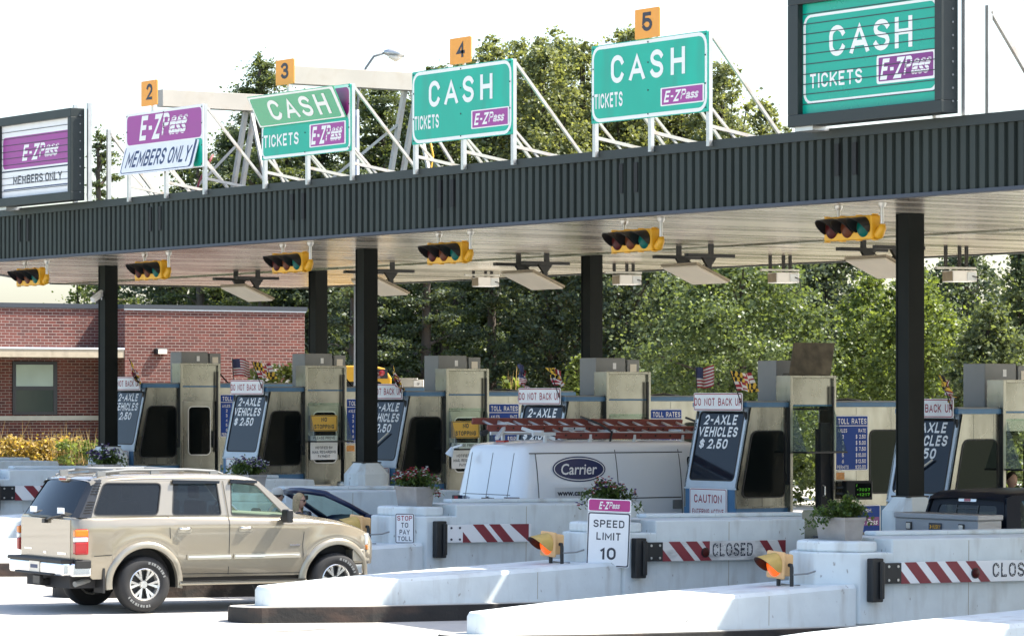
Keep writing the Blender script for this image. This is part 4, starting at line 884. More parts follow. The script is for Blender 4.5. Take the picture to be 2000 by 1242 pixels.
# ---------------------------------------------------------------- beacons on the ramps
def beacon(k, label, lit):
    Yc = YB[k] + .70; xl = -1.08; root = thing('beacon', label, 'warning light', (XI + xl, Yc - .0, gz(XI + xl, Yc) + .685), rad(-90), 'amber beacons on the barrier ramps')
    T = Matrix.Translation((0, 0, .28)) @ Matrix.Rotation(rad(3), 4, 'Y')
    b = MB(); b.box((-.175, .0, -.175), (.175, .05, .175), M=T); b.box((-.14, .05, -.14), (.14, .2, .14), M=T); b.build('housing', M['beacon'], root, bevel=.02)
    b = MB(); b.lathe([(0, -.085), (.06, -.075), (.115, -.04), (.145, -.004), (.15, .0)], tuple(T @ Vector((0, -.003, 0))), 'y', 20); b.build('lens', M[lit], root, smooth=True)
    vs_ = []; fs = []; n = 26
    for q in range(n + 1):
        t = rad(-32 + 244 * q / n); c, s_ = math.cos(t), math.sin(t); L = .03 + .26 * max(0, (s_ + .53) / 1.53) ** .8
        for r_, y in ((.158, .0), (.16, -L), (.153, -L), (.150, 0)): vs_.append(T @ Vector((r_ * c, y, r_ * s_ - .05 * (-y / .28))))
    for q in range(n): fs += [(q * 4 + j, q * 4 + 4 + j, q * 4 + 5 + j, q * 4 + 1 + j) for j in range(3)]
    b = MB(); b.add(vs_, fs); b.m = [0 if i % 3 == 0 else 1 for i in range(len(fs))]; b.build('visor', [M['visoryellow'], M['black']], root, smooth=40)
    b = MB(); b.tube([(.175, .1, .28), (.215, .1, .28), (.225, .1, .25), (.225, .1, .0)], .026, 8); b.build('side_pipe', M['black'], root, smooth=40)
    b = MB(); b.tube([(-.02, .08, .1), (-.02, .08, .0)], .028, 8); b.build('stand', M['black'], root)
    b = MB(); b.tube([(.25, .1, .16), (.30, .3, .17), (.31, .42, .2)], .012, 6); b.tube([(-.02, .12, .03), (.08, .24, .012), (.24, .22, .02)], .012, 6); b.build('conduit', M['acgrey'], root)
beacon(4, 'yellow beacon partly hidden by the hood of the gold vehicle', 'lensa'); beacon(5, 'yellow beacon left of the speed limit sign', 'lenso'); beacon(6, 'yellow beacon with glowing orange lens near the frontmost planter', 'lenso')

# ---------------------------------------------------------------- signs on the pedestals (on the 45 degree faces)
def ped_sign(k, name, label, dz, w_, h_, els, off=0, roll=0, out=.03, rad_=.03):
    Yc = YB[k] + .70; n = Vector((-.7071, -.7071, 0)); c = Vector((XI - .44, Yc - .68 + .21, 0)) + n * out + Vector((.7071, -.7071, 0)) * off
    return flat_sign(name, label, 'sign', (c.x, c.y, gz(XI, Yc) + dz), rad(-45), w_, h_, els, rad_=rad_, roll=roll)
w_, h_ = .61, .765
ped_sign(5, 'speed_limit_sign', 'white SPEED LIMIT 10 sign topped by a magenta emblem plate', .66, w_, .95,
         [('r', 'border', 'ink', -.298, .008, .298, .758, .03, .001), ('r', 'face', 'white', -.280, .026, .280, .740, .022, .0025), ('r', 'emblem_panel', 'magenta', -.292, .782, .292, .938, .025, .0015), ('r', 'joint', 'ink', -.305, .764, .305, .768, 0, .001),
          ('t', 'lettering', 'ink', 'SPEED', 0, .605, .44, .105, .004, 0, .012), ('t', 'lettering', 'ink', 'LIMIT', 0, .43, .34, .105, .004, 0, .012), ('t', 'lettering', 'ink', '10', 0, .19, .225, .17, .004, 0, .02)] + logo(0, .86, .30, .105, .004, False, 'magenta'), off=.07, roll=rad(2.2), out=.10)
ped_sign(4, 'stop_sign_plate', 'small white STOP TO PAY TOLL sign on the pedestal', .72, .30, .46,
         border(.30, .46, 'ink', 'white', .006, .013, .025) + [('t', 'lettering', 'redink', 'STOP', 0, .385, .235, .075, .006), ('t', 'lettering', 'ink', 'TO', 0, .28, .11, .075, .006), ('t', 'lettering', 'ink', 'PAY', 0, .175, .16, .075, .006), ('t', 'lettering', 'ink', 'TOLL', 0, .075, .215, .07, .006)], off=-.03)

# ---------------------------------------------------------------- planters and their flowers
def plant_mesh(seed, n=900, colors=(0, 0), spread=(.34, .24, .2)):
    rnd = random.Random(seed); lf, st, fl = MB(), MB(), [MB(), MB(), MB()]
    def card(mb, p, s, r1, r2):
        Q = Matrix.Rotation(r1, 3, 'Z') @ Matrix.Rotation(r2, 3, 'X'); mb.add([p + Q @ Vector(v) * s for v in ((-.35, 0, 0), (0, -.5, .08), (.35, 0, 0), (0, .6, -.05))], [(0, 1, 2, 3)])
    for i in range(26):
        a = rnd.random() * 2 * PI; r_ = rnd.random() ** .5; p0 = Vector((math.cos(a) * r_ * .1, math.sin(a) * r_ * .22, .0)); L = .7 + .5 * rnd.random()
        tip = Vector((math.cos(a) * r_ * spread[1] * 1.25, math.sin(a) * r_ * spread[0] * 1.25, spread[2] * (1.35 - r_ * .9) * L)); mid = (p0 + tip) / 2 + Vector((0, 0, .06))
        if r_ > .8 and rnd.random() < .6: tip.z -= .22; tip.x *= 1.15; tip.y *= 1.2
        st.tube([p0, mid, tip], [.006, .004, .002], 4)
        for q in range(n // 26):
            t = .2 + .8 * rnd.random(); p = p0.lerp(mid, t * 2) if t < .5 else mid.lerp(tip, t * 2 - 1)
            card(lf, p + Vector((rnd.gauss(0, .04), rnd.gauss(0, .04), rnd.gauss(0, .035))), .035 + .035 * rnd.random(), rnd.random() * 6.3, rnd.uniform(-1.2, 1.2))
        for ci, pr in enumerate(colors):
            for _ in range(int(pr) * 3):
                if r_ < .9:
                    p = tip + Vector((rnd.gauss(0, .03), rnd.gauss(0, .03), abs(rnd.gauss(.02, .03))))
                    for q in range(4): card(fl[ci], p, .05, q * 1.57 + rnd.random(), .5)
    return lf, st, fl
PL = {2: ((3, 1, 0), 'planter with violet flowers at the leftmost dark column'), 3: ((2, 2, 0), 'planter with violet and white flowers behind the gold vehicle'), 4: ((0, 1, 2), 'planter with red flowers above the STOP TO PAY TOLL sign'), 5: ((1, 1, 1), 'planter behind the speed limit sign'), 6: ((0, 0, 0), 'planter with plain green foliage, nearest the viewer')}
for k, (cols, lab) in PL.items():
    Yc = YB[k] + .70; z = gz(XI, Yc) + 1.27; root = thing('planter', 'grey stone ' + lab, 'planter', (XI + .0, Yc, z), rad(0), 'stone planters on the pedestals')
    b = MB(); v0 = [(-.14, -.27), (.14, -.27), (.14, .27), (-.14, .27)]; v1 = [(x * 1.18, y * 1.12) for x, y in v0]
    b.add([(x, y, .002) for x, y in v0] + [(x, y, .26) for x, y in v1] + [(x * 1.06, y * 1.04, .26) for x, y in v1] + [(x * 1.06, y * 1.04, .30) for x, y in v1] + [(x * .88, y * .93, .30) for x, y in v1] + [(x * .86, y * .92, .25) for x, y in v1],
          [(r * 4 + i, r * 4 + (i + 1) % 4, r * 4 + 4 + (i + 1) % 4, r * 4 + 4 + i) for r in range(5) for i in range(4)] + [(3, 2, 1, 0)]); b.build('box', M['planter'], root)
    b = MB(); b.box((-.13, -.26, .20), (.13, .26, .262)); b.build('soil', M['bark'], root)
    fp = thing('flowering_plant', ('trailing green plant' if k == 6 else 'trailing flowers') + ' growing in the ' + lab, 'plant', (XI, Yc, z + .262), 0, 'plants in the stone planters')
    lf, st, fl = plant_mesh(k * 7 + 1, 1700, cols, (.42, .27, .25)); lf.build('foliage', M['leaf_plant'], fp, fix=False); st.build('stems', M['stem'], fp)
    for c, m in enumerate(('violet', 'whitef', 'redf')):
        if fl[c].v: fl[c].build('petals', M[m], fp, fix=False)

# low things on the islands behind
root = thing('steel_drum', 'short stainless cylinder beside the middle column base', 'bollard', (XB + .72, YB[1] - .42, gz(XB, YB[1]) + .2), 0)
b = MB(); b.lathe([(0, 0), (.155, 0), (.16, .02), (.16, .86), (.15, .88), (0, .88)], (0, 0, 0), 'z', 28); b.build('shell', M['stain2'], root, smooth=40)
b = MB(); b.lathe([(.162, .80), (.168, .80), (.168, .84), (.162, .84)], (0, 0, 0), 'z', 28); b.build('band', M['alu'], root, smooth=40)
root = thing('steel_guard_plate', 'upright dull metal plate behind the frontmost planter', 'metal plate', (XB - 3.55, YB[5] - .05, gz(XB, YB[5]) + .2), rad(-25))
b = MB(); b.prism(rr(-.24, .0, .24, 1.28, .05), Fr((0, 0, 0), (1, 0, 0), (0, 0, 1)), -.02, .02); b.build('plate', M['stain2'], root); b = MB(); b.box((-.2, .02, .0), (.2, .2, .04)); b.build('foot', M['stain2'], root)
# ---------------------------------------------------------------- vehicles
def tab(pts):
    xs = np.array([p[0] for p in pts], float); ys = np.array([p[1] for p in pts], float)
    d = np.diff(ys) / np.diff(xs); m = np.zeros(len(xs)); m[0], m[-1] = d[0], d[-1]
    for i in range(1, len(xs) - 1): m[i] = 0 if d[i - 1] * d[i] <= 0 else 2 * d[i - 1] * d[i] / (d[i - 1] + d[i])
    def f(x):
        x = min(max(x, xs[0]), xs[-1]); i = min(int(np.searchsorted(xs, x, 'right')) - 1, len(xs) - 2); i = max(i, 0)
        h = xs[i + 1] - xs[i]; t = (x - xs[i]) / h
        return float((2 * t ** 3 - 3 * t ** 2 + 1) * ys[i] + (t ** 3 - 2 * t ** 2 + t) * h * m[i] + (-2 * t ** 3 + 3 * t ** 2) * ys[i + 1] + (t ** 3 - t ** 2) * h * m[i + 1])
    return f
def loft(xs, sec, xmap=None, caps=True):
    """sec(x) -> half section [(y,z)...] bottom to top; mirrored"""
    b = MB(); n = None; vs_ = []
    for x in xs:
        h = sec(x); full = [(-y, z) for y, z in h] + [(y, z) for y, z in reversed(h)]; n = len(full)
        vs_ += [((xmap(x, z) if xmap else x), y, z) for y, z in full]
    fs = [(i * n + j, (i + 1) * n + j, (i + 1) * n + j + 1, i * n + j + 1) for i in range(len(xs) - 1) for j in range(n - 1)]
    if caps:
        for i, r_ in ((0, 0), (len(xs) - 1, 1)):
            for j in range(n // 2 - 1):
                q = (i * n + j, i * n + j + 1, i * n + n - 2 - j, i * n + n - 1 - j); fs.append(q if not r_ else tuple(reversed(q)))
    return b.add(vs_, fs)
def frange(a, b_, st): n = max(1, int(round((b_ - a) / st))); return [a + (b_ - a) * i / n for i in range(n + 1)]
def wheel(root, x, y, r, rr_, w_, side, name='wheel', letters=True, spokes=5, sub=True):
    wh = bpy.data.objects.new(name, None); COL.objects.link(wh); wh.parent = root; wh.location = (x, y, r); wh.empty_display_size = .1
    if side > 0: wh.rotation_euler = (0, 0, PI)
    b = MB(); h = w_ / 2                                             # outward is -Y
    b.lathe([(rr_, -h * .86), (rr_ + .012, -h * .95), (rr_ + (r - rr_) * .5, -h), (r - .03, -h * .86), (r - .006, -h * .7), (r, -h * .45), (r, h * .45), (r - .03, h * .86), (rr_, h * .86)], (0, 0, 0), 'y', 48); b.build('tyre', M['tyre'], wh, smooth=45)
    b = MB(); b.lathe([(rr_ + .004, -h * .84), (rr_ - .012, -h * .9), (rr_ - .03, -h * .72), (rr_ - .035, h * .7), (rr_, h * .8)], (0, 0, 0), 'y', 48)
    b.lathe([(0, -h * .64), (.05, -h * .64), (.062, -h * .5), (.066, -h * .3)], (0, 0, 0), 'y', 24)
    for k in range(spokes):
        t = 2 * PI * k / spokes; T = Matrix.Rotation(t, 4, 'Y')
        for s in (-.05, .05):
            pts = [(s * .45, .05), (s * .45 + .022 * math.copysign(1, s), .05), (s + .045 * math.copysign(1, s), rr_ - .02), (s, rr_ - .02)]
            v = [T @ Vector((px, -h * (.62 if pz < .1 else .74), pz)) for px, pz in pts] + [T @ Vector((px, -h * (.45 if pz < .1 else .5), pz)) for px, pz in pts]
            b.add(v, [(0, 1, 2, 3), (7, 6, 5, 4), (0, 4, 5, 1), (1, 5, 6, 2), (2, 6, 7, 3), (3, 7, 4, 0)])
    b.build('rim', M['rim'], wh, smooth=35)
    b = MB(); b.lathe([(0, -h * .2), (rr_ - .03, -h * .2)], (0, 0, 0), 'y', 32); b.build('brake_disc', M['black'], wh)
    if letters:
        b = MB(); rm = rr_ + (r - rr_) * .46; rnd = random.Random(1)
        for a0, cnt in ((215, 9), (20, 8)):
            for i in range(cnt):
                a = rad(a0 + i * 8.2); 
                for q in range(2 + i % 2):
                    aa = a + q * .035; c, s_ = math.cos(aa), math.sin(aa); hh = .018
                    v = [Vector(((rm + dr) * c - dt * s_, -h * 1.012, (rm + dr) * s_ + dt * c)) for dr, dt in ((-hh, -.005), (hh, -.005), (hh, .005), (-hh, .005))]; b.add(v, [(0, 1, 2, 3)])
        b.build('sidewall_lettering', M['acgrey'], wh, fix=False)
    return wh
def strip_line(mb, pts, yf, w_=.008, off=.003, sgn=-1):
    """thin ribbon following the body side through (x,z) points"""
    for (x0, z0), (x1, z1) in zip(pts, pts[1:]):
        n = max(1, int(math.hypot(x1 - x0, z1 - z0) / .12)); d = Vector((x1 - x0, z1 - z0)).normalized(); px, pz = -d.y * w_ / 2, d.x * w_ / 2
        for i in range(n):
            q = []
            for t, s in ((i / n, 1), (i / n, -1), ((i + 1) / n, -1), ((i + 1) / n, 1)):
                x, z = x0 + (x1 - x0) * t + px * s, z0 + (z1 - z0) * t + pz * s; q.append((x, sgn * (yf(x, z) + off), z))
            mb.add(q, [(0, 1, 2, 3)])
def side_patch(mb, poly, yf, off=.004, sgn=-1, t=0):
    if t: return mb.holed(poly, [], None, 0, t, mapf=lambda x, z, n: (x, sgn * (yf(x, z) + off + n), z))
    mb.add([(x, sgn * (yf(x, z) + off), z) for x, z in poly], [tuple(range(len(poly)))]); return mb

# ---- the gold sport utility vehicle
def suv():
    root = thing('sport_utility_vehicle', 'gold sport utility vehicle with tinted rear windows entering the toll lane', 'car', (22.95, 43.80, gz(22.88, 43.8)), rad(-3.0)); root.rotation_euler = (0, rad(.3), rad(-3.0)); root.scale = (1, 1, .985)
    AX = (0, 2.946); R_ = .385
    W = tab([(-1.03, .86), (-1.0, .91), (-.92, .955), (-.75, .985), (0, 1.0), (2.5, 1.0), (3.0, .99), (3.3, .95), (3.5, .88), (3.62, .78), (3.68, .62)])
    zsh = tab([(-1.03, 1.30), (0, 1.30), (2.4, 1.255), (2.6, 1.235), (3.2, 1.135), (3.5, 1.03), (3.62, .95), (3.68, .88)])
    AR = .50
    def zb(x):
        z = .47
        for a in AX:
            if abs(x - a) < AR: z = max(z, .40 + math.sqrt(AR * AR - (x - a) ** 2))
        if x < -.80: z = max(z, .52 + (-.80 - x) * .25)
        if x > 3.45: z = max(z, .60)
        return min(z, zsh(x) - .1)
    def ylow(x, z):
        s = max(0, min(1, (z - .45) / (zsh(x) - .45))); y = W(x) - .055 * (1 - s) ** 2.2
        if s > .8: y -= .035 * ((s - .8) / .2) ** 2
        
        for a in AX:
            q = math.hypot(x - a, z - .40)
            if z > .7: y += .020 * math.exp(-((q - .62) / .05) ** 2)
        return y + .012 * math.exp(-((z - .70) / .05) ** 2) + .010 * math.exp(-((z - 1.19) / .03) ** 2)
    def yside(x, z):
        zz = zsh(x); return ylow(x, z) if z <= zz else ylow(x, zz) - (z - zz) * .24
    xs = sorted(set([round(x, 4) for x in frange(-1.03, 3.68, .045)] + [round(a + AR * math.cos(rad(t)), 4) for a in AX for t in range(0, 181, 6)]))
    def sec(x):
        z0, z1 = zb(x), zsh(x); h = [(ylow(x, z0) - .02, z0)] + [(ylow(x, z0 + (z1 - z0) * t), z0 + (z1 - z0) * t) for t in (.0, .12, .25, .4, .55, .7, .82, .9, .96, 1)]
        return h + [(ylow(x, z1) - .02, z1 + .012), (ylow(x, z1) - .06, z1 + .018)]
    b = loft(xs, sec); body = b.build('body', M['tan'], root, smooth=50)
    def hsec(x):
        y = ylow(x, zsh(x)) - .058; z = zsh(x) + .018; return [(y, z), (y * .92, z + .02), (y * .75, z + .028), (y * .7, z + .045), (y * .4, z + .06), (0, z + .065)]
    b = loft(frange(2.42, 3.66, .06), hsec); b.build('hood', M['tan'], root, smooth=40)
    b = MB(); b.box((-.95, -.93, 1.0), (2.5, .93, 1.24)); b.box((-1.0, -.72, .34), (3.5, .72, .95)); b.build('underbody', M['darkint'], root)
    # greenhouse
    outl = [(-.80, 1.308), (2.44, 1.268), (2.30, 1.345), (1.80, 1.775), (1.70, 1.815), (1.5, 1.835), (.3, 1.865), (-.3, 1.86), (-.60, 1.842)]
    wins = [rpoly([(-.755, 1.345), (.20, 1.335), (.30, 1.775), (-.555, 1.785)], .075), rpoly([(.42, 1.335), (1.165, 1.325), (1.14, 1.775), (.49, 1.80)], .05), rpoly([(1.315, 1.32), (2.16, 1.30), (1.745, 1.735), (1.36, 1.775)], .045)]
    for s in (-1, 1):
        b = MB(); b.holed(outl, wins, None, -.035, .0, mapf=lambda x, z, n: (x, s * (yside(x, z) + n - .012), z)); gp = b.build('window_frame_side', M['tan'], root)
        for i, q in enumerate(wins):
            b = MB(); b.add([(x, s * (yside(x, z) - .022), z) for x, z in q], [tuple(range(len(q)))]); pane = b.build(('quarter_window', 'door_window', 'door_window')[i], M['tint' if i < 2 else 'clear'], root, fix=False)
            if s < 0:
                b = MB(); qq = [(x, z) for x, z in q] + [q[0]]; strip_line(b, qq, yside, .016, -.010, s); b.build('window_seal', M['rubber'], pane)
        if s < 0:
            for q in ((.46, 1.16), (1.34, 1.74)):
                b = MB(); side_patch(b, [(q[0] - .01, 1.765), (q[1], 1.765), (q[1] + .01, 1.80), (q[0], 1.82)], yside, .0, s, .035); b.build('wind_deflector', M['tint'], root)
    zr = tab([(-.73, 1.79), (-.67, 1.82), (-.45, 1.858), (0, 1.88), (.8, 1.885), (1.5, 1.862), (1.72, 1.825), (1.82, 1.775)])
    def rsec(x):
        z = zr(x); ye = yside(max(x, -.55), z - .03) - .008 - max(0, -.55 - x) * .25; return [(ye, z - .045), (ye - .012, z - .02), (ye - .05, z + .004), (ye * .7, z + .022), (ye * .35, z + .032), (0, z + .035)]
    b = loft(frange(-.73, 1.82, .06), rsec, caps=False); b.build('roof', M['tan'], root, smooth=50)
    b = MB(); n = 8
    def curved_pane(x0, z0, y0, x1, z1, y1, bow):
        v = []; f = []
        for j in range(7):
            t = j / 6
            for i in range(n + 1):
                s = i / n * 2 - 1; v.append((x0 + (x1 - x0) * t + bow * (1 - s * s), s * (y0 + (y1 - y0) * t), z0 + (z1 - z0) * t))
        for j in range(6):
            for i in range(n): f.append((j * (n + 1) + i, j * (n + 1) + i + 1, (j + 1) * (n + 1) + i + 1, (j + 1) * (n + 1) + i))
        return v, f
    b.add(*curved_pane(2.40, 1.29, .90, 1.80, 1.775, .80, .10)); b.build('windshield', M['clear'], root, smooth=True, fix=False)
    # rear hatch: dark glass unit, covered corner pillars with louvres
    b = MB(); b.add(*curved_pane(-1.0, 1.325, .80, -.705, 1.80, .70, -.06)); rg = b.build('rear_window', M['darkglass'], root, smooth=True, fix=False)
    b = MB()
    for s in (-1, 1):
        b.add([(-1.01, s * .80, 1.315), (-.955, s * .925, 1.315), (-.785, s * (yside(-.785, 1.315) - .002), 1.31), (-.585, s * (yside(-.585, 1.82) - .002), 1.83), (-.655, s * .775, 1.825), (-.715, s * .69, 1.812)], [(0, 1, 4, 5), (1, 2, 3, 4)])
    for z0, z1, x0, x1, y0, y1 in ((1.30, 1.33, -1.015, -1.015, .80, .80), (1.775, 1.83, -.72, -.69, .72, .72)): b.add([(x0, -y0, z0), (x0 - .06, 0, z0), (x0, y0, z0), (x1, y1, z1), (x1 - .05, 0, z1), (x1, -y1, z1)], [(0, 1, 4, 5), (1, 2, 3, 4)])
    b.build('rear_pillar_cover', M['dkcover'], root, smooth=40)
    b = MB()
    for i in range(12):
        if i in (5, 6): continue
        t = i / 11; z = 1.37 + .40 * t; xa = -.905 + .225 * t; xb = xa + .115 - .03 * t
        b.add([(xa, -(.945 - t * .14), z), (xb, -(yside(xb, z) + .004), z), (xb, -(yside(xb, z) + .012), z + .014), (xa, -(.95 - t * .14), z + .014)], [(0, 1, 2, 3)])
    b.build('louvres', M['black'], root)
    b = MB(); b.box((-.79, -.14, 1.80), (-.73, .14, 1.845)); o = b.build('brake_lamp_housing', M['tanlight'], root, bevel=.01); b = MB(); b.box((-.796, -.10, 1.808), (-.791, .10, 1.836)); b.build('brake_lamp', M['redlamp'], o)
    b = MB()
    for y0 in (-.62, .30): b.box((-1.045, y0, 1.36), (-1.035, y0 + .22, 1.44))
    b.build('stickers', M['white'], rg)
    # tailgate details
    b = MB(); b.box((-1.212, -.83, .70), (-1.196, .83, 1.29)); b.box((-1.225, -.84, .64), (-1.198, .84, .74)); tg = b.build('tailgate', M['tan'], root, bevel=.012, loc=(.168, 0, 0))
    b = MB(); b.box((-1.218, -.05, .80), (-1.2125, .05, .83)); b.box((-1.217, .45, .84), (-1.2125, .7, .86)); b.box((-1.217, -.7, .80), (-1.2125, -.42, .83)); b.build('emblem', M['chrome'], tg)
    b = MB(); b.tube([(-1.23, -.05, 1.26), (-1.25, -.3, 1.31), (-1.24, -.62, 1.345)], .014, 6); b.box((-1.26, -.09, 1.22), (-1.21, -.0, 1.28)); b.build('wiper', M['black'], root, loc=(.165, 0, 0))
    for s in (-1, 1):
        tl = None
        for z0, z1, m in ((1.055, 1.15, 'amberlamp'), (.985, 1.05, 'clearlamp'), (.82, .98, 'redlamp')):
            b = MB(); b.box((-1.215, s * .955 - .055, z0), (-1.02, s * .955 + .028, z1)); o = b.build('tail_lamp', M[m], tl or root, bevel=.014, loc=None if tl else (.165, 0, 0)); tl = tl or o
        b = MB(); b.box((-1.198, s * .955 - .048, .81), (-1.01, s * .955 + .012, 1.16)); b.build('lamp_bezel', M['redlamp'], tl, bevel=.02)
    b = MB(); b.box((-1.36, -.90, .52), (-1.18, .90, .70)); b.box((-1.25, -.97, .51), (-.95, -.88, .70)); b.box((-1.25, .88, .51), (-.95, .97, .70)); bp = b.build('rear_bumper', M['chrome'], root, bevel=.03, seg=3, loc=(.165, 0, 0))
    b = MB(); b.box((-1.38, -.92, .695), (-1.16, .92, .745)); b.box((-1.40, -.62, .515), (-1.2, .62, .55)); b.box((-1.2, -.985, .62), (-.96, -.90, .74)); b.box((-1.2, .90, .62), (-.96, .985, .74)); b.build('bumper_pad', M['rubber'], bp, bevel=.02)
    b = MB(); b.box((-1.372, -.17, .545), (-1.362, .17, .695)); pl = b.build('licence_plate', M['panelunder'], bp); b = MB(); b.box((-1.375, -.12, .60), (-1.3725, .12, .65)); b.build('plate_mark', M['navyink'], pl)
    b = MB(); b.box((-1.3, -.06, .36), (-1.0, .06, .45)); b.box((-1.34, -.12, .38), (-1.28, .12, .5)); b.build('tow_hitch', M['black'], root, bevel=.01, loc=(.165, 0, 0))
    b = MB(); b.tube([(-.3, -.55, .42), (-.75, -.7, .44), (-.95, -.78, .40)], .04, 10); b.build('exhaust_pipe', M['acgrey'], root)
    # front end
    pb = [(3.28, .97), (3.46, .945), (3.60, .86), (3.70, .70), (3.76, .4), (3.77, 0)]; pb = [(x, -y) for x, y in pb] + [(x, y) for x, y in pb[-2::-1]] + [(3.3, .80), (3.3, -.80)]; fz0 = Fr((0, 0, 0), (1, 0, 0), (0, 1, 0)); b = MB(); b.prism(pb, fz0, .62, .82); fb_ = b.build('front_bumper', M['tanlight'], root, bevel=.03, seg=3, loc=(-.07, 0, 0))
    b = MB(); b.prism([(3.3 + (x - 3.3) * .93, y * .97) for x, y in pb], fz0, .45, .615); b.build('bumper_valance', M['chrome'], fb_, bevel=.02)
    b = MB(); b.box((3.55, -.52, .82), (3.70, .52, 1.0)); b.build('grille', M['black'], root, bevel=.03)
    for s in (-1, 1):
        b = MB(); b.bar((3.67, s * .53, .95), (3.44, s * .91, .95), .06, .16); o = b.build('headlight', M['clearlamp'], root, bevel=.02)
        b = MB(); b.bar((3.66, s * .60, .835), (3.44, s * .92, .835), .055, .065); b.build('turn_lamp', M['amberlamp'], o, bevel=.012)
    # flares, mouldings, steps, handles
    for s in (-1, 1):
        for a in AX:
            v, f = [], []; N = 32
            for i in range(N + 1):
                t = rad(-8 + 196 * i / N); c, q = math.cos(t), math.sin(t)
                for dr, dy in ((-.01, -.05), (-.012, .035), (.03, .045), (.075, .012), (.085, -.02)):
                    x, z = a + (AR + dr) * c, .40 + (AR + dr) * q; v.append((x, s * (ylow(x, max(z, .5)) + dy), z))
            for i in range(N): f += [(i * 5 + j, i * 5 + 5 + j, i * 5 + 6 + j, i * 5 + 1 + j) for j in range(4)]
            b = MB(); b.add(v, f); b.build('wheel_flare', M['tanlight'], root, smooth=60)
            v, f = [], []
            for i in range(N + 1):
                t = rad(-8 + 196 * i / N); x, z = a + (AR - .005) * math.cos(t), .40 + (AR - .005) * math.sin(t); v += [(x, s * (ylow(x, max(z, .5)) - .04), z), (x, s * .68, z)]
            for i in range(N): f.append((i * 2, i * 2 + 1, i * 2 + 3, i * 2 + 2))
            f.append(tuple(range(1, len(v), 2))); b = MB(); b.add(v, f); b.build('wheel_well', M['slot'], root)
        b = MB(); side_patch(b, rr(.62, .715, 1.29, .785, .02), ylow, -.004, s, .03); side_patch(b, rr(1.33, .715, 2.36, .785, .02), ylow, -.004, s, .03); mo = b.build('side_moulding', M['tanlight'], root, bevel=.008)
        b = MB(); strip_line(b, [(.64, .755), (1.28, .755)], ylow, .022, .029, s); strip_line(b, [(1.35, .755), (2.34, .755)], ylow, .022, .029, s); b.build('moulding_strip', M['chrome'], mo)
        b = MB(); b.box((.5, s * .96 - .07, .36), (2.46, s * .96 + .07, .415)); b.build('running_board', M['tanlight'], root, bevel=.02); b = MB(); b.box((.52, s * 1.0 - .05, .4152), (2.44, s * 1.0 + .02, .42)); b.build('step_pad', M['rubber'], root)
        for x in (.47, 1.40):
            b = MB(); side_patch(b, rr(x, 1.09, x + .22, 1.165, .035), ylow, -.003, s, .008); h = b.build('door_handle', M['tanlight'], root); b = MB(); b.tube([(x + .02, s * (ylow(x, 1.12) + .004), 1.15), (x + .06, s * (ylow(x, 1.12) + .035), 1.145), (x + .16, s * (ylow(x, 1.12) + .035), 1.145), (x + .20, s * (ylow(x, 1.12) + .004), 1.15)], .016, 6); b.build('handle_grip', M['chrome'], h, smooth=True)
        b = MB(); yb = ylow(2.2, 1.2); b.bar((2.10, s * (yb - .02), 1.27), (2.10, s * (yb + .12), 1.27), .1, .07); b.box((2.03, min(s * (yb + .06), s * (yb + .25)), 1.215), (2.13, max(s * (yb + .06), s * (yb + .25)), 1.40)); b.build('side_mirror', M['black'], root, bevel=.025, seg=3)
        b = MB()
        for ln in ([(.36, .80), (.37, 1.0), (.345, 1.32)], [(1.265, .50), (1.265, 1.33), (1.23, 1.80)], [(2.42, .50), (2.40, .90), (2.44, 1.24)], [(.545, .52), (2.38, .50)], [(-.86, .62), (-.86, .78), (-.50, .80)]): strip_line(b, ln, yside, .010, .0015, s)
        b.build('panel_gap', M['slot'], root)
        b = MB(); strip_line(b, [(-.84, 1.305), (2.40, 1.262)], yside, .012, .001, s); b.build('belt_trim', M['tanlight'], root)
        b = MB(); yr = .62; b.tube([(-.62, s * yr, 1.87), (-.5, s * yr, 1.92), (-.1, s * yr, 1.955), (.8, s * yr, 1.955), (1.22, s * yr, 1.93), (1.34, s * yr, 1.895)], [.014, .02, .02, .02, .02, .012], 8)
        for x in (-.5, .3, 1.2): b.box((x - .06, s * yr - .022, 1.87), (x + .06, s * yr + .022, 1.94))
        b.build('roof_rail', M['acgrey'], root, smooth=40)
        b = MB(); b.box((2.27, s * (ylow(2.3, .9)) - .004, .885), (2.40, s * (ylow(2.3, .9)) + .006, .905)) if s > 0 else b.box((2.20, s * (ylow(2.3, .9)) - .006, .885), (2.36, s * (ylow(2.3, .9)) + .004, .905)); b.build('door_badge', M['chrome'], root)
        b = MB(); b.box((-.62, s * .82 - .15, .28), (-.59, s * .82 + .15, .62)); b.build('mud_flap', M['rubber'], root)
    for x in (-.3, .75): b = MB(); b.box((x - .025, -.62, 1.945), (x + .025, .62, 1.972)); b.build('roof_crossbar', M['acgrey'], root, bevel=.008)
    for a in AX:
        for s in (-1, 1): wheel(root, a, s * .86, R_, .226, .27, s, spokes=6)
    # cabin
    for x, ys in ((1.05, (-.42, .42)), (.05, (-.42, .42))):
        for y in ys:
            b = MB(); b.box((x - .1, y - .25, 1.1), (x + .03, y + .25, 1.52), M=None); b.box((x - .1, y - .13, 1.55), (x - .02, y + .13, 1.73)); b.build('seat', M['interior'], root, bevel=.05, seg=3)
    b = MB(); b.box((1.95, -.88, 1.2), (2.38, .88, 1.33)); b.build('dashboard', M['interior'], root, bevel=.05)
    b = MB(); v = [(1.80 + .05 * math.cos(t), .42 + .19 * math.sin(t), 1.34 + .17 * math.cos(t)) for t in [2 * PI * i / 20 for i in range(21)]]; b.tube(v, .016, 6); b.build('steering_wheel', M['darkint'], root)
    return root
SUV = suv()

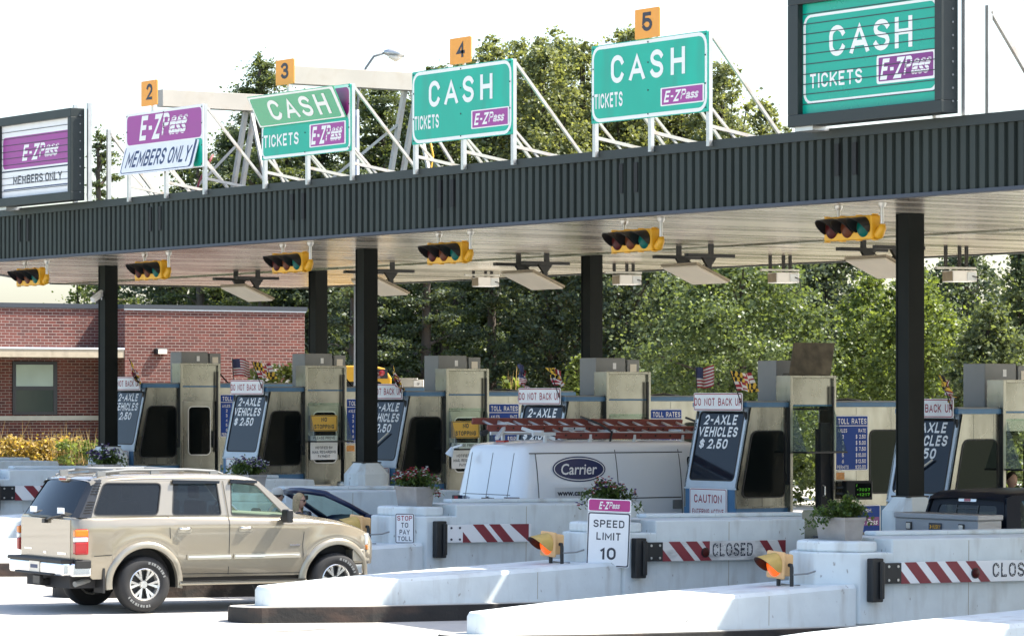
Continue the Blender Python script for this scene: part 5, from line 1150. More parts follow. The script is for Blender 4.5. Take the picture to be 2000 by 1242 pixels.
# ---- the white van with a ladder rack
def van():
    root = thing('cargo_van', 'white windowless cargo van with a navy oval emblem and a roof rack', 'van', (32.30, 48.68, gz(34, 48.7)), 0); root.scale = (1, 1, 1.065)
    W = tab([(0, .78), (.04, .88), (.12, .955), (.3, .995), (.6, 1.0), (4.4, 1.0), (5.2, .95), (5.5, .8)])
    AX = (1.25, 4.76); AR = .42
    zt = tab([(0, 2.02), (.15, 2.06), (1, 2.09), (3.6, 2.08), (3.9, 2.02), (4.7, 1.30), (5.2, 1.15), (5.5, .95)])
    def zb(x):
        z = .42
        for a in AX:
            if abs(x - a) < AR: z = max(z, .36 + math.sqrt(AR * AR - (x - a) ** 2))
        return z
    prof = tab([(.35, .05), (.6, .01), (.9, 0), (1.15, 0), (1.5, .035), (1.85, .10), (1.97, .14), (2.1, .3)])
    def yside(x, z): return W(x) - prof(z)
    def sec(x):
        z0, z1 = zb(x), zt(x); zs = z1 - .10
        h = [(yside(x, z0 + (zs - z0) * t), z0 + (zs - z0) * t) for t in (0, .1, .2, .3, .42, .55, .7, .85, .95, 1)]
        ye = h[-1][0]; return h + [(ye - .015, zs + .03), (ye - .06, zs + .065), (ye * .75, z1 - .01), (ye * .4, z1 + .01), (0, z1 + .015)]
    lean = lambda x, z: x + max(0, z - 1.0) * .21 * max(0, 1 - x / 1.2)
    xs = sorted(set([0, .02, .04, .08, .12, .2] + [round(x, 3) for x in frange(.3, 5.5, .08)] + [round(a + AR * math.cos(rad(t)), 3) for a in AX for t in range(0, 181, 9)]))
    b = loft(xs, sec, lean); b.build('body', M['vanwhite'], root, smooth=40)
    b = MB(); b.box((.1, -.7, .3), (5.2, .7, .5)); b.build('underbody', M['slot'], root)
    ys = lambda x, z: yside(x, z)
    b = MB()
    for ln in ([(.42, .55), (.42, 1.9)], [(2.02, .5), (2.02, 1.95)], [(3.32, .5), (3.32, 1.95)], [(.3, 1.20), (3.3, 1.20)], [(.3, 1.905), (3.4, 1.905)]): strip_line(b, ln, ys, .016, .002)
    b.build('side_seam', M['dkcover'], root)
    b = MB(); xr = lambda z: lean(0, z) - .002
    for y in (0.0, -.62, .62):
        for i in range(8):
            z0, z1 = .55 + i * .17, .55 + (i + 1) * .17; b.add([(xr(z0), y - .009, z0), (xr(z0), y + .009, z0), (xr(z1), y + .009, z1), (xr(z1), y - .009, z1)], [(0, 1, 2, 3)])
    b.add([(xr(1.27), -.7, 1.265), (xr(1.27), .7, 1.265), (xr(1.27), .7, 1.275), (xr(1.27), -.7, 1.275)], [(0, 1, 2, 3)])
    b.build('rear_door_seam', M['dkcover'], root)
    for y in (-.08, .60, -.60): b = MB(); b.box((xr(1.2) - .02, y, 1.12), (xr(1.2), y + .03, 1.24)); b.build('door_hinge', M['acgrey'], root)
    for s in (-1, 1):
        b = MB(); b.box((-.035, s * .80 - .10, 1.13), (.12, s * .80 + .10, 1.24)); o = b.build('lamp_housing', M['black'], root, bevel=.01); b = MB(); b.box((-.042, s * .80 - .085, 1.14), (-.03, s * .80 + .02, 1.23)); b.build('tail_lamp', M['redlamp'], o)
    b = MB(); b.box((-.01, -.30, 1.14), (.012, .05, 1.22)); b.build('licence_recess', M['black'], root)
    b = MB(); fX = Fr((-.006, .75, 0), (0, -1, 0), (0, 0, 1)); b.lathe([(.028, 0), (.045, 0)], (0, 0, 0), 'x', 14)
    b.v = [(-.008, p[1] + .66, p[2] + 1.19) for p in b.v]; b.text(fX, 'Carrier', .28, 1.215, .16, .045, .002, .2); b.prism(rr(.17, 1.14, .42, 1.155, 0), fX, .002, .002); b.build('door_emblem', M['ovalnavy'], root, fix=False)
    b = MB(); b.box((.32, -.13, 2.055), (.42, .13, 2.10)); b.build('brake_lamp', M['redlamp'], root, bevel=.01)
    el = lambda a, c, n=40: [(1.25 + a * math.cos(2 * PI * i / n), 1.66 + c * math.sin(2 * PI * i / n)) for i in range(n)]
    b = MB(); side_patch(b, el(.53, .195), ys, .010); o = b.build('emblem', M['ovalnavy'], root, fix=False)
    b = MB(); b.holed(el(.505, .175), [el(.488, .16)], None, 0, .0005, mapf=lambda x, z, n: (x, -(ys(x, z) + .013 + n), z))
    v, f = text_geo('Carrier', .22, .012); b.add([(1.25 + x * .72, -(ys(1.25, 1.66 + y * .17) + .013), 1.66 + y * .17) for x, y, _ in v], f); b.build('emblem_lettering', M['cream_letter'], o, fix=False)
    b = MB(); v, f = text_geo('www.carrier.com', 0, .03); b.add([(1.28 + x * 1.0, -(ys(1.24, 1.29) + .012), 1.295 + y * .085) for x, y, _ in v], f); b.build('side_lettering', M['ink'], root, fix=False)
    b = MB(); side_patch(b, [(.74, 1.225), (1.74, 1.225), (1.74, 1.38), (.74, 1.38)], ys, .006); b.build('letter_panel', M['flashing'], root, fix=False)
    b = MB(); side_patch(b, rpoly([(3.46, 1.22), (4.05, 1.18), (3.80, 1.80), (3.48, 1.84)], .06), ys, .004); b.build('cab_window', M['darkglass'], root, fix=False)
    b = MB(); side_patch(b, rr(3.12, 1.02, 3.3, 1.16, .01), ys, 0, -1, .02); side_patch(b, rr(3.10, .74, 3.22, .92, .01), ys, 0, -1, .015); b.build('door_latch', M['acgrey'], root)
    b = MB(); b.box((-.12, -.92, .40), (.06, .92, .60)); b.build('rear_bumper', M['chrome'], root, bevel=.02)
    for a in AX:
        for s in (-1, 1): wheel(root, a, s * .84, .36, .2, .23, s, letters=False)
    # rack
    b = MB()
    for y in (-.62, .62):
        b.bar((.55, y, 2.20), (3.9, y, 2.20), .04, .05)
        for x in (.8, 1.7, 2.6, 3.6): b.bar((x, y, 2.04), (x, y, 2.2), .05, .05)
    for x in (.75, 2.2, 3.6): b.bar((x, -.62, 2.235), (x, .62, 2.235), .05, .04)
    b.bar((-.15, -.62, 2.14), (.40, -.1, 2.36), .05, .05); b.bar((.40, -.1, 2.36), (1.0, -.62, 2.12), .05, .05); b.bar((.40, -.1, 2.36), (.42, .5, 2.36), .04, .04)
    b.build('roof_rack', M['rack'], root)
    b = MB(); b.bar((.05, .72, 2.02), (-.02, .88, 1.98), .03, .03); b.tube([(-.02, .9, 1.98), (-.06, .95, 1.86)], [.03, .07], 8); b.build('rear_mirror', M['rack'], root)
    return root
VAN = van()
g = gz(34, 48.7)
lad = thing('extension_ladder', 'dull red extension ladder lying on the roof rack of the van', 'ladder', (32.30 - .10, 48.68, g + 2.40), 0); lad.rotation_euler = (rad(14), rad(.6), 0)
for (x0, x1, y0, y1, z) in ((0, 4.3, -.24, .22, .05), (1.1, 5.0, -.62, -.20, .03)):
    for y in (y0, y1): b = MB(); b.box((x0, y - .018, z), (x1, y + .018, z + .105)); b.build('rail', M['ladder'], lad, bevel=.004)
    for i in range(int((x1 - x0) / .305)): b = MB(); x = x0 + .2 + i * .305; b.tube([(x, y0 + .019, z + .06), (x, y1 - .019, z + .06)], .02, 8); b.build('rung', M['alu'], lad)
    b = MB()
    for i in range(int((x1 - x0) / .305)): x = x0 + .2 + i * .305; b.tube([(x, y0 - .024, z + .06), (x, y0 - .016, z + .06)], .017, 8)
    b.build('rung_ends', M['rubber'], lad)
b = MB(); b.box((-.10, -.27, .0), (.04, -.20, .07), M=Matrix.Rotation(rad(-20), 4, 'Y')); b.build('foot', M['rubber'], lad, bevel=.01)
b = MB(); b.box((1.5, -.262, .07), (1.95, -.2585, .13)); b.build('data_label', M['flashing'], lad)
for x in (2.2, 4.4): b = MB(); b.tube([(x, -.66, -.05), (x, -.67, .16), (x + .02, -.3, .19), (x, .26, .18)], .02, 6); b.build('strap', M['black'], lad)

# ---- dark pickup with a tool box
def pickup():
    Y0, X0 = 38.45, 33.75; root = thing('pickup_truck', 'dark navy pickup truck stopped at the rightmost booth', 'pickup truck', (X0, Y0, gz(34, Y0)), 0)
    W = .98; b = MB()
    b = loft(frange(-2.0, 2.9, .1), lambda x: [(W - .05, .55), (W, .8), (W - .01, 1.1), (W - .04, 1.16)] if x > -.02 else [(W - .05, .55), (W, .8), (W - .01, 1.12), (W - .03, 1.17), (W - .10, 1.17), (W - .11, .9)]); b.build('body', M['truckblue'], root, smooth=40)
    ysd = lambda x, z: W - .04 - max(0, z - 1.16) * .22
    zr = tab([(0.02, 1.66), (.10, 1.745), (.25, 1.775), (.9, 1.79), (1.6, 1.775), (1.8, 1.73)])
    outl = [(-.05, 1.16), (2.2, 1.15), (1.72, 1.70), (1.6, 1.73), (.2, 1.735), (.06, 1.70)]; wins = [rpoly([(.24, 1.22), (.86, 1.22), (.84, 1.66), (.30, 1.66)], .05), rpoly([(.98, 1.21), (1.95, 1.19), (1.62, 1.64), (.97, 1.66)], .05)]
    for s in (-1, 1):
        b = MB(); b.holed(outl, wins, None, -.04, 0, mapf=lambda x, z, n: (x, s * (ysd(x, z) + n), z)); b.build('cab_side', M['truckblue'], root)
        for q in wins: b = MB(); b.add([(x, s * (ysd(x, z) - .015), z) for x, z in q], [tuple(range(len(q)))]); b.build('door_window', M['clear'], root, fix=False)
        b = MB(); b.box((2.0, s * .98 - .0 if s > 0 else -1.24, 1.16), (2.14, 1.24 if s > 0 else -.98, 1.40)); b.build('side_mirror', M['black'], root, bevel=.03)
    def rs(x): z = zr(x); y = ysd(x, z) - .0; return [(y, z - .06), (y - .02, z - .02), (y - .08, z + .005), (y * .5, z + .025), (0, z + .03)]
    b = loft(frange(.02, 1.8, .07), rs, caps=False); b.build('roof', M['truckblue'], root, smooth=50)
    fr = Fr((-.03, .82, 1.14), (0, -1, 0), (.11, 0, .56)); b = MB(); hole = rpoly([(.13, .07), (1.51, .07), (1.43, .46), (.21, .46)], .06)
    b.holed([(-.06, 0), (1.70, 0), (1.56, .58), (.08, .58)], [hole], fr, -.03, 0); b.build('cab_back', M['truckblue'], root)
    b = MB(); b.prism(hole, fr, -.012, -.012); rw = b.build('rear_window', M['tint'], root, fix=False)
    b = MB()
    for x in (.58, 1.04): b.prism(rr(x - .012, .07, x + .012, .46, 0), fr, -.008, .0)
    b.prism(rr(.58, .40, 1.04, .415, 0), fr, -.008, .001); b.build('window_divider', M['black'], rw)
    b = MB(); b.prism(rr(.62, .505, 1.0, .548, .015), fr, 0, .015); o = b.build('brake_lamp', M['clearlamp'], root); b = MB(); b.prism(rr(.74, .507, .88, .546, .01), fr, .0155, .018); b.build('lens', M['redlamp'], o)
    b = MB(); b.box((-.05, -.85, .95), (2.0, .85, 1.02)); b.build('cab_floor', M['darkint'], root)
    b = MB(); b.add([(2.15, -.84, 1.17), (2.15, .84, 1.17), (1.72, .78, 1.72), (1.72, -.78, 1.72)], [(0, 1, 2, 3)]); b.build('windshield', M['clear'], root, fix=False)
    b = MB(); b.box((-2.0, -.86, .85), (-.02, .86, .9)); b.build('bed_floor', M['black'], root)
    b = MB(); b.box((-2.05, -.9, .62), (-1.98, .9, 1.17)); b.box((-1.97, -.86, 1.172), (-.95, .86, 1.20)); b.build('tailgate', M['black'], root, bevel=.01)
    for y in (-.4, .4): b = MB(); b.box((.45, y - .25, .95), (.6, y + .25, 1.42)); b.box((.45, y - .12, 1.44), (.55, y + .12, 1.6)); b.build('seat', M['darkint'], root, bevel=.04)
    b = MB(); b.tube([(1.45, 0, 1.68), (1.45, 0, 1.60)], .008, 4); b.box((1.42, -.1, 1.55), (1.44, .1, 1.61)); b.build('inner_mirror', M['flashing'], root)
    for a in (-1.1, 2.4):
        for s in (-1, 1): wheel(root, a, s * .84, .37, .21, .25, s, letters=False)
    return root
pickup()
tb = thing('tool_box', 'aluminium diamond plate tool box across the pickup bed', 'tool box', (33.43, 38.45, gz(34, 38.45) + 1.175), 0)
b = MB(); b.box((-.22, -.89, 0), (.22, .89, .22)); b.build('box', M['plate'], tb, bevel=.008)
b = MB(); b.box((-.24, -.91, .222), (.24, .91, .30)); b.build('lid', M['plate'], tb, bevel=.015)
fX = Fr((-.221, 0, 0), (0, -1, 0), (0, 0, 1))
for x in (-.58, .55):
    b = MB(); b.prism(rr(x - .06, .06, x + .06, .17, .01), fX, 0, .012); o = b.build('latch', M['black'], tb); b = MB(); b.prism(rr(x - .045, .075, x + .045, .155, .01), fX, .0125, .022); b.build('paddle', M['chrome'], o)
b = MB(); b.prism(rr(-.15, .06, .13, .17, .01), fX, 0, .006); o = b.build('maker_plate', M['ink'], tb); b = MB(); b.text(fX, 'HUSKY', .02, .115, .17, .06, .008, 0, .02); b.prism([(-.13, .09), (-.10, .09), (-.085, .115), (-.10, .14), (-.13, .14), (-.115, .115)], fX, .008, .008); b.build('plate_lettering', M['yellow'], o, fix=False)

# ---- blue convertible
def convertible():
    X0, Y0 = 29.75, 48.80; root = thing('convertible_car', 'dark blue convertible with its roof down, two people inside', 'car', (X0, Y0, gz(29.5, Y0)), 0)
    W = tab([(-3.0, .75), (-2.8, .86), (-2, .90), (0, .90), (1.0, .87), (1.5, .75), (1.65, .55)]); zs = tab([(-3, .85), (-2.4, .95), (-1, .93), (0, .95), (.8, .86), (1.4, .74), (1.65, .6)])
    AX = (-1.85, .80); AR = .36
    def zb(x):
        z = .25
        for a in AX:
            if abs(x - a) < AR: z = max(z, .30 + math.sqrt(AR * AR - (x - a) ** 2))
        return min(z, zs(x) - .06)
    def ys(x, z): s = max(0, min(1, (z - .25) / (zs(x) - .25))); return W(x) - .06 * (1 - s) ** 2 - .05 * max(0, s - .7) ** 2 / .09
    def sec(x):
        z0, z1 = zb(x), zs(x); h = [(ys(x, z0 + (z1 - z0) * t), z0 + (z1 - z0) * t) for t in (0, .2, .4, .6, .75, .85, .93, 1)]; y = h[-1][0]
        if -1.95 < x < .05: return h + [(y - .04, z1 + .01), (y - .10, z1), (y - .11, .5), (0, .45)]
        return h + [(y - .04, z1 + .012), (y * .75, z1 + .045), (y * .4, z1 + .065), (0, z1 + .07)]
    b = loft(sorted(set([round(x, 3) for x in frange(-3, 1.65, .07)] + [round(a + AR * math.cos(rad(t)), 3) for a in AX for t in range(0, 181, 12)])), sec); b.build('body', M['carblue'], root, smooth=45)
    yb, yt = .78, .62; P0, P1 = [Vector((.05, s * yb, .94)) for s in (-1, 1)], [Vector((-.78, s * yt, 1.375)) for s in (-1, 1)]
    for i in (0, 1):
        b = MB(); b.tube([P0[i], P0[i].lerp(P1[i], .5) + Vector((-.02, 0, .03)), P1[i]], [.05, .04, .045], 8); b.build('windshield_pillar', M['carblue'], root, smooth=True)
    b = MB(); b.tube([P1[0] + Vector((.06, 0, -.02)), P1[0], Vector((-.86, -.3, 1.405)), Vector((-.88, 0, 1.415)), Vector((-.86, .3, 1.405)), P1[1], P1[1] + Vector((.06, 0, -.02))], .05, 8); b.build('windshield_header', M['carblue'], root, smooth=True)
    b = MB(); b.add([P0[0], Vector((.12, 0, .95)), P0[1], P1[1], Vector((-.84, 0, 1.40)), P1[0]], [(0, 1, 4, 5), (1, 2, 3, 4)]); b.build('windshield', M['clear'], root, fix=False)
    b = MB(); b.box((-.82, -.10, 1.27), (-.78, .12, 1.34)); b.tube([(-.8, 0, 1.33), (-.82, 0, 1.39)], .012, 5); b.build('inner_mirror', M['black'], root, bevel=.01)
    b = MB(); b.box((-.40, -.76, .70), (.0, .76, .93)); b.build('dashboard', M['darkint'], root, bevel=.05)
    b = MB(); b.tube([(-.62 + .05 * math.cos(t), .36 + .18 * math.sin(t), .92 + .15 * math.cos(t)) for t in [2 * PI * i / 20 for i in range(21)]], .016, 6); b.build('steering_wheel', M['black'], root)
    for y in (-.38, .38): b = MB(); b.box((-1.50, y - .23, .45), (-1.36, y + .23, .98)); b.box((-1.5, y - .12, 1.0), (-1.42, y + .12, 1.14)); b.box((-1.40, y - .23, .42), (-.9, y + .23, .58)); b.build('seat', M['darkint'], root, bevel=.05, seg=3)
    for s in (-1, 1):
        b = MB(); b.box((-.22, s * .88 if s > 0 else -1.05, .93), (-.12, 1.05 if s > 0 else -.88, 1.05)); b.build('side_mirror', M['carblue'], root, bevel=.03)
        for a in AX: wheel(root, a, s * .78, .31, .2, .2, s, letters=False)
        b = MB(); strip_line(b, [(-.1, .3), (-.1, .92)], ys, .008, .002, s); strip_line(b, [(-1.3, .3), (-1.3, .90)], ys, .008, .002, s); b.build('door_gap', M['slot'], root)
        b = MB(); b.bar((1.5, s * .55, .66), (1.25, s * .78, .70), .08, .09); b.build('headlight', M['clearlamp'], root)
    b = MB(); b.box((-2.5, -.7, .97), (-1.95, .7, 1.06)); b.build('folded_top', M['rubber'], root, bevel=.04)
    return (X0, Y0, gz(29.5, Y0))
CV = convertible()

# ---- school bus and roadside cabinet far behind
p = at(676, 735, d=100); bz = gz(p.x, p.y); bus = thing('school_bus', 'yellow school bus seen behind the booths and trees', 'bus', (p.x, p.y, bz), -A + rad(5)); hB = at(684, 714, d=100).z - bz
b = MB(); prof = [(-1.28, .45), (1.28, .45), (1.28, hB - .35), (1.1, hB - .08), (.8, hB), (-.8, hB), (-1.1, hB - .08), (-1.28, hB - .35)]
b.prism(prof, Fr((0, 0, 0), (1, 0, 0), (0, 0, 1)), -9, 0); b.build('body', M['busyellow'], bus, bevel=.05)
f0 = Fr((0, -.002, 0), (1, 0, 0), (0, 0, 1))
for x in (-1, 1): b = MB(); b.prism(rr(x - .17, hB - .36, x + .17, hB - .10, .02), f0, 0, .02); o = b.build('lamp_board', M['black'], bus); b = MB(); b.lathe([(0, -.04), (.075, -.03), (.085, 0)], (x, -.022, hB - .21), 'y', 14); b.build('red_lamp', M['redlamp'], o)
b = MB(); b.prism(rr(-1.0, 1.5, 1.0, hB - .45, .08), f0, 0, .01); b.build('windshield', M['darkglass'], bus)
b = MB(); b.prism(rr(-.7, hB - .22, .7, hB - .04, .02), f0, 0, .008); o = b.build('header_board', M['busyellow'], bus)
for s in (-1, 1):
    for i in range(8): b = MB(); x = s * 1.285; b.box((x - .004, .8 + i, 1.5), (x + .004, 1.6 + i, 2.2)); b.build('side_window', M['darkglass'], bus)
    for y in (1.4, 7.2): b = MB(); b.lathe([(0, -.13), (.48, -.13), (.5, -.1), (.5, .1), (.48, .13), (0, .13)], (0, 0, 0), 'x', 24); b.build('wheel', M['tyre'], bus, loc=(s * 1.12, y, .5))
p = at(798, 765, d=82); ub = thing('utility_cabinet', 'pale utility cabinet with a small lettered plate behind the booths', 'cabinet', (p.x, p.y, gz(p.x, p.y)), -A); tz = at(798, 738, d=82).z - gz(p.x, p.y)
b = MB(); b.box((-.30, 0, 0), (.34, .5, tz - .04)); b.box((-.33, -.02, tz - .04), (.2, .5, tz)); b.build('cabinet', M['ledge'], ub, bevel=.01)
b = MB(); b.prism(rr(.12, tz - .36, .31, tz - .06, .01), Fr((0, -.01, 0), (1, 0, 0), (0, 0, 1)), 0, .006); o = b.build('notice_plate', M['white'], ub); b = MB(); f1 = Fr((0, -.02, 0), (1, 0, 0), (0, 0, 1)); b.text(f1, 'OF', .225, tz - .14, .06, .05, 0); b.text(f1, 'IZED', .215, tz - .24, .13, .05, 0); b.build('lettering', M['ink'], o, fix=False)
# ---------------------------------------------------------------- brick building
pr = at(595, 600, d=100); gb = .45; zR = pr.z
bl = thing('brick_building', 'single storey red brick building with a concrete ledge over its window', 'building', (pr.x, pr.y, gb), 0)
Hb = zR - gb; LX = at(244, 600, Y=pr.y).x - pr.x; st = 1.25
b = MB(); b.box((LX, 0, -.3), (0, 12, Hb - .12)); b.box((LX - 14, st, -.3), (LX, 12, Hb - .10)); b.build('wall', M['brick'], bl)
b = MB(); b.box((LX - .06, -.06, Hb - .118), (.06, 12.06, Hb)); b.box((LX - 14, st - .06, Hb - .098), (LX - .061, 12.06, Hb + .03)); b.build('roof_edge', M['roofedge'], bl)
b = MB(); b.box((LX - .03, -.03, Hb - .155), (.03, .0, Hb - .119)); b.build('roof_flashing', M['flashing'], bl)
q = lambda u, v, y=st: at(u, v, Y=pr.y + y) - Vector((pr.x, pr.y, gb))
z1, z0 = q(100, 683).z, q(100, 699).z; b = MB(); b.box((LX - 14, .02, z0), (LX - .003, st, z1)); lg = b.build('ledge', M['conc_slab'], bl, bevel=.01)
b = MB(); b.box((LX - 14, -.0, z1 + .001), (LX - .003, st - .001, z1 + .05)); b.build('ledge_flashing', M['flashing'], lg)
w0, w1 = q(24, 810), q(111, 706); zm = q(60, 758).z
b = MB(); b.holed(rr(w0.x, w0.z, w1.x, w1.z, 0), [rr(w0.x + .10, zm + .05, w1.x - .12, w1.z - .09, 0), rr(w0.x + .10, w0.z + .08, w1.x - .12, zm - .05, 0)], fY(st - .03), -.08, 0); wf = b.build('window', M['winframe'], bl)
b = MB(); b.box((w0.x + .05, st - .018, zm), (w1.x - .05, st - .006, w1.z - .05)); b.build('blind', M['blind'], wf); b = MB(); b.box((w0.x + .05, st - .018, w0.z + .05), (w1.x - .05, st - .006, zm - .001)); b.build('pane', mat('murky_glass', (.035, .05, .045), .12), wf)
zs1, zs0 = q(50, 812).z, q(50, 821).z; b = MB(); b.box((LX - 14, st - .05, zs0), (LX - .003, st - .001, zs1)); b.build('stone_band', M['limestone'], bl)
l0 = q(311, 686, 0); b = MB(); b.box((l0.x - .17, -.16, l0.z - .08), (l0.x + .17, 0, l0.z + .08)); o = b.build('wall_lamp', M['winframe'], bl, bevel=.02); b = MB(); b.box((l0.x - .12, -.175, l0.z - .075), (l0.x + .15, -.162, l0.z + .05)); b.build('lamp_glass', M['panelunder'], o, bevel=.01)

# ---------------------------------------------------------------- cream beams standing on the canopy roof
for (Yb, x0, x1, zt_, lab) in ((61.2, 33.05, 36.3, 8.90, 'behind the purple sign of plate 2'), (55.96, 32.7, 37.2, 8.95, 'behind the signs of plates 3 and 4')):
    root = thing('roof_gantry', 'cream box beam on the canopy ' + lab, 'gantry', (x0, Yb, ZT - .12), 0, 'cream beams on the canopy'); L = x1 - x0; h_ = zt_ - (ZT - .12)
    b = MB(); b.box((0, -.12, h_ - .33), (L, .12, h_)); b.build('beam', M['cream'], root, bevel=.006)
    for x in (L * .60, L * .66):
        b = MB(); b.bar((x, .05, h_ - .33), (x - .05, .62, .02), .085, .085); b.build('leg', M['steelwhite'], root)
    b = MB(); b.bar((L * .62, -.05, h_ - .33), (L * .62, -.85, .02), .06, .06); b.build('leg', M['steelwhite'], root)
    b = MB(); b.bar((L * .60, .20, h_ * .62), (L * .25, .95, .03), .05, .05); b.bar((L * .66, -.3, h_ * .62), (L * .9, -.3, .03), .05, .05); b.build('brace', M['steelwhite'], root)
    if Yb < 60: b = MB(); b.tube([(L * .62, -.62, 1.3), (L * .63, -.72, .8), (L * .60, -.80, .4), (L * .58, -.82, .02)], .02, 6); b.build('cable', M['yellow'], root, smooth=True)
    else: b = MB(); b.tube([(L * .45, .5, 1.15), (L * .36, .55, .6), (L * .32, .6, .02)], .022, 6); b.build('cable', M['stripered'], root, smooth=True)
# street lamp
d_ = 88; pb = at(697, 800, d=d_); gl_ = gz(pb.x, pb.y); pt = at(697, 215, d=d_); hd = at(762, 106, d=d_)
root = thing('street_lamp', 'tall grey street lamp with a curved arm behind the canopy', 'street lamp', (pb.x, pb.y, gl_), -A); H_ = pt.z - gl_; hz = hd.z - gl_; dx = (762 - 697) * d_ / F
b = MB(); b.tube([(0, 0, 0), (0, 0, H_)], [.09, .055], 12); b.build('pole', mat('galvanised_pole', (.30, .33, .37), .5, .5), root, smooth=True)
b = MB(); b.tube([(0, 0, H_ - .1), (.05, 0, H_ + .45), (.22, 0, hz - .35), (.42, 0, hz - .06), (dx - .1, 0, hz + .04)], .03, 8); b.build('arm', M['acgrey'], root, smooth=True)
b = MB(); b.tube([(dx - .15, 0, hz + .04), (dx - .02, 0, hz + .035), (dx + .2, 0, hz), (dx + .36, 0, hz - .03)], [.05, .10, .11, .04], 12); lh = b.build('lamp_head', M['alu'], root, smooth=True)
b = MB(); b.tube([(dx - .02, 0, hz - .03), (dx + .15, 0, hz - .10), (dx + .3, 0, hz - .07)], [.07, .1, .03], 12); b.build('lamp_bowl', M['panelunder'], lh, smooth=True)

# ---------------------------------------------------------------- trees
def leaf_cloud(clumps, n, size, seed, needle=False):
    """leaf cards around clump centres [(centre, radius xyz)]; returns vertices and faces as arrays"""
    r = np.random.default_rng(seed); C_ = np.array([c for c, _ in clumps]); R_ = np.array([q for _, q in clumps]); wgt = (R_.prod(1)) ** .7; wgt /= wgt.sum()
    k = r.choice(len(clumps), n, p=wgt); d = r.normal(size=(n, 3)); d /= np.linalg.norm(d, axis=1)[:, None]; rr0 = np.clip(np.abs(r.normal(size=n)) * .66, 0, 1.6)
    P = C_[k] + d * R_[k] * rr0[:, None]
    a = r.normal(size=(n, 3)); a[:, 2] *= .6; a /= np.linalg.norm(a, axis=1)[:, None]; t = r.normal(size=(n, 3)); bb = np.cross(a, t); bb /= np.linalg.norm(bb, axis=1)[:, None]
    s = size * (.6 + .8 * r.random(n))[:, None]; wd = .28 if needle else .42
    V = np.empty((n, 4, 3)); V[:, 0] = P - a * s * .5; V[:, 1] = P + bb * s * wd; V[:, 2] = P + a * s * .6; V[:, 3] = P - bb * s * wd
    return V.reshape(-1, 3)
def leaf_object(name, V, m, parent):
    n = len(V) // 4; me = bpy.data.meshes.new(name); me.vertices.add(4 * n); me.vertices.foreach_set('co', V.ravel().astype(np.float32)); me.loops.add(4 * n); me.loops.foreach_set('vertex_index', np.arange(4 * n, dtype=np.int32))
    me.polygons.add(n); me.polygons.foreach_set('loop_start', np.arange(0, 4 * n, 4, dtype=np.int32)); me.update(calc_edges=True); me.materials.append(m)
    o = bpy.data.objects.new(name, me); COL.objects.link(o); o.parent = parent; return o
def tree_parts(kind, seed, H, Wd, nleaf, leaf, base=.15):
    rnd = random.Random(seed); clumps = []; limbs = []
    top = Vector((rnd.uniform(-.3, .3), rnd.uniform(-.3, .3), H))
    if kind == 'broad':
        n = 70
        for i in range(n):
            t = base + (1 - base) * ((i + .5) / n); prof = math.sin(PI * min(1, (t - base) / (1 - base) * .86 + .14)) ** .65
            a = i * 2.4 + rnd.random(); rd = Wd / 2 * prof * rnd.uniform(.55, .95); c = Vector((math.cos(a) * rd, math.sin(a) * rd, H * t)); q = Wd * rnd.uniform(.075, .135)
            clumps.append((c, (q, q, q * .72))); limbs.append((H * t * rnd.uniform(.55, .8), c)) if i % 3 == 0 else None
            for j in range(4):
                e = Vector((rnd.gauss(0, 1), rnd.gauss(0, 1), rnd.gauss(0, .6))).normalized(); q2 = q * rnd.uniform(.35, .6); clumps.append((c + e * q * 1.05, (q2, q2, q2 * .7)))
        for t in (.35, .5, .65, .8): clumps.append((Vector((0, 0, H * t)), (Wd * .36, Wd * .36, H * .13)))
    else:                                                          # loose pine: layered open boughs
        n = 34
        for i in range(n):
            t = base + (1 - base) * ((i + .3) / n); rd = Wd / 2 * (1.02 - t) ** .6 * rnd.uniform(.5, 1.05); a = i * 2.4 + rnd.random()
            for f in (.35, .7, 1.0):
                c = Vector((math.cos(a) * rd * f, math.sin(a) * rd * f, H * t + .12 * rd * f)); q = Wd * .085 * rnd.uniform(.6, 1.2); clumps.append((c, (q * 1.3, q * 1.3, q * .42)))
            limbs.append((H * t * .97, Vector((math.cos(a) * rd, math.sin(a) * rd, H * t + .12 * rd))))
        clumps.append((top, (Wd * .04, Wd * .04, H * .03)))
    tr = MB(); r0 = H * .017 + .05; tr.tube([(0, 0, -.6), (top.x * .3, top.y * .3, H * .4), (top.x * .7, top.y * .7, H * .75), tuple(top * .97)], [r0, r0 * .75, r0 * .45, r0 * .12], 8)
    for z, c in limbs[::1]:
        p0 = Vector((top.x * z / H, top.y * z / H, z)); tr.tube([p0, p0.lerp(c, .5) + Vector((0, 0, .15)), c], [r0 * .3, r0 * .2, r0 * .07], 5)
    return tr, leaf_cloud([(tuple(c), q) for c, q in clumps], nleaf, leaf, seed, kind != 'broad')
PROTO = {}
def tree(u, d, vtop, wpx, kind, m, label, seed, nleaf=7000, leaf=.26, cat='tree', base=.15, group='trees behind the toll plaza'):
    p = at(u, 800, d=d); g = gz(p.x, p.y); H = at(u, vtop, d=d).z - g; Wd = wpx * d / F
    key = (kind, m, seed, nleaf, leaf, base); name = 'pine_tree' if kind == 'pine' else 'broadleaf_tree'
    root = thing(name, label, cat, (p.x, p.y, g), seed * 1.3, group)
    tr, V = tree_parts(kind, seed, H, Wd, nleaf, leaf, base); leaf_object('crown', V, M[m], root); tr.build('trunk', M['bark'], root, smooth=True, fix=False); return root
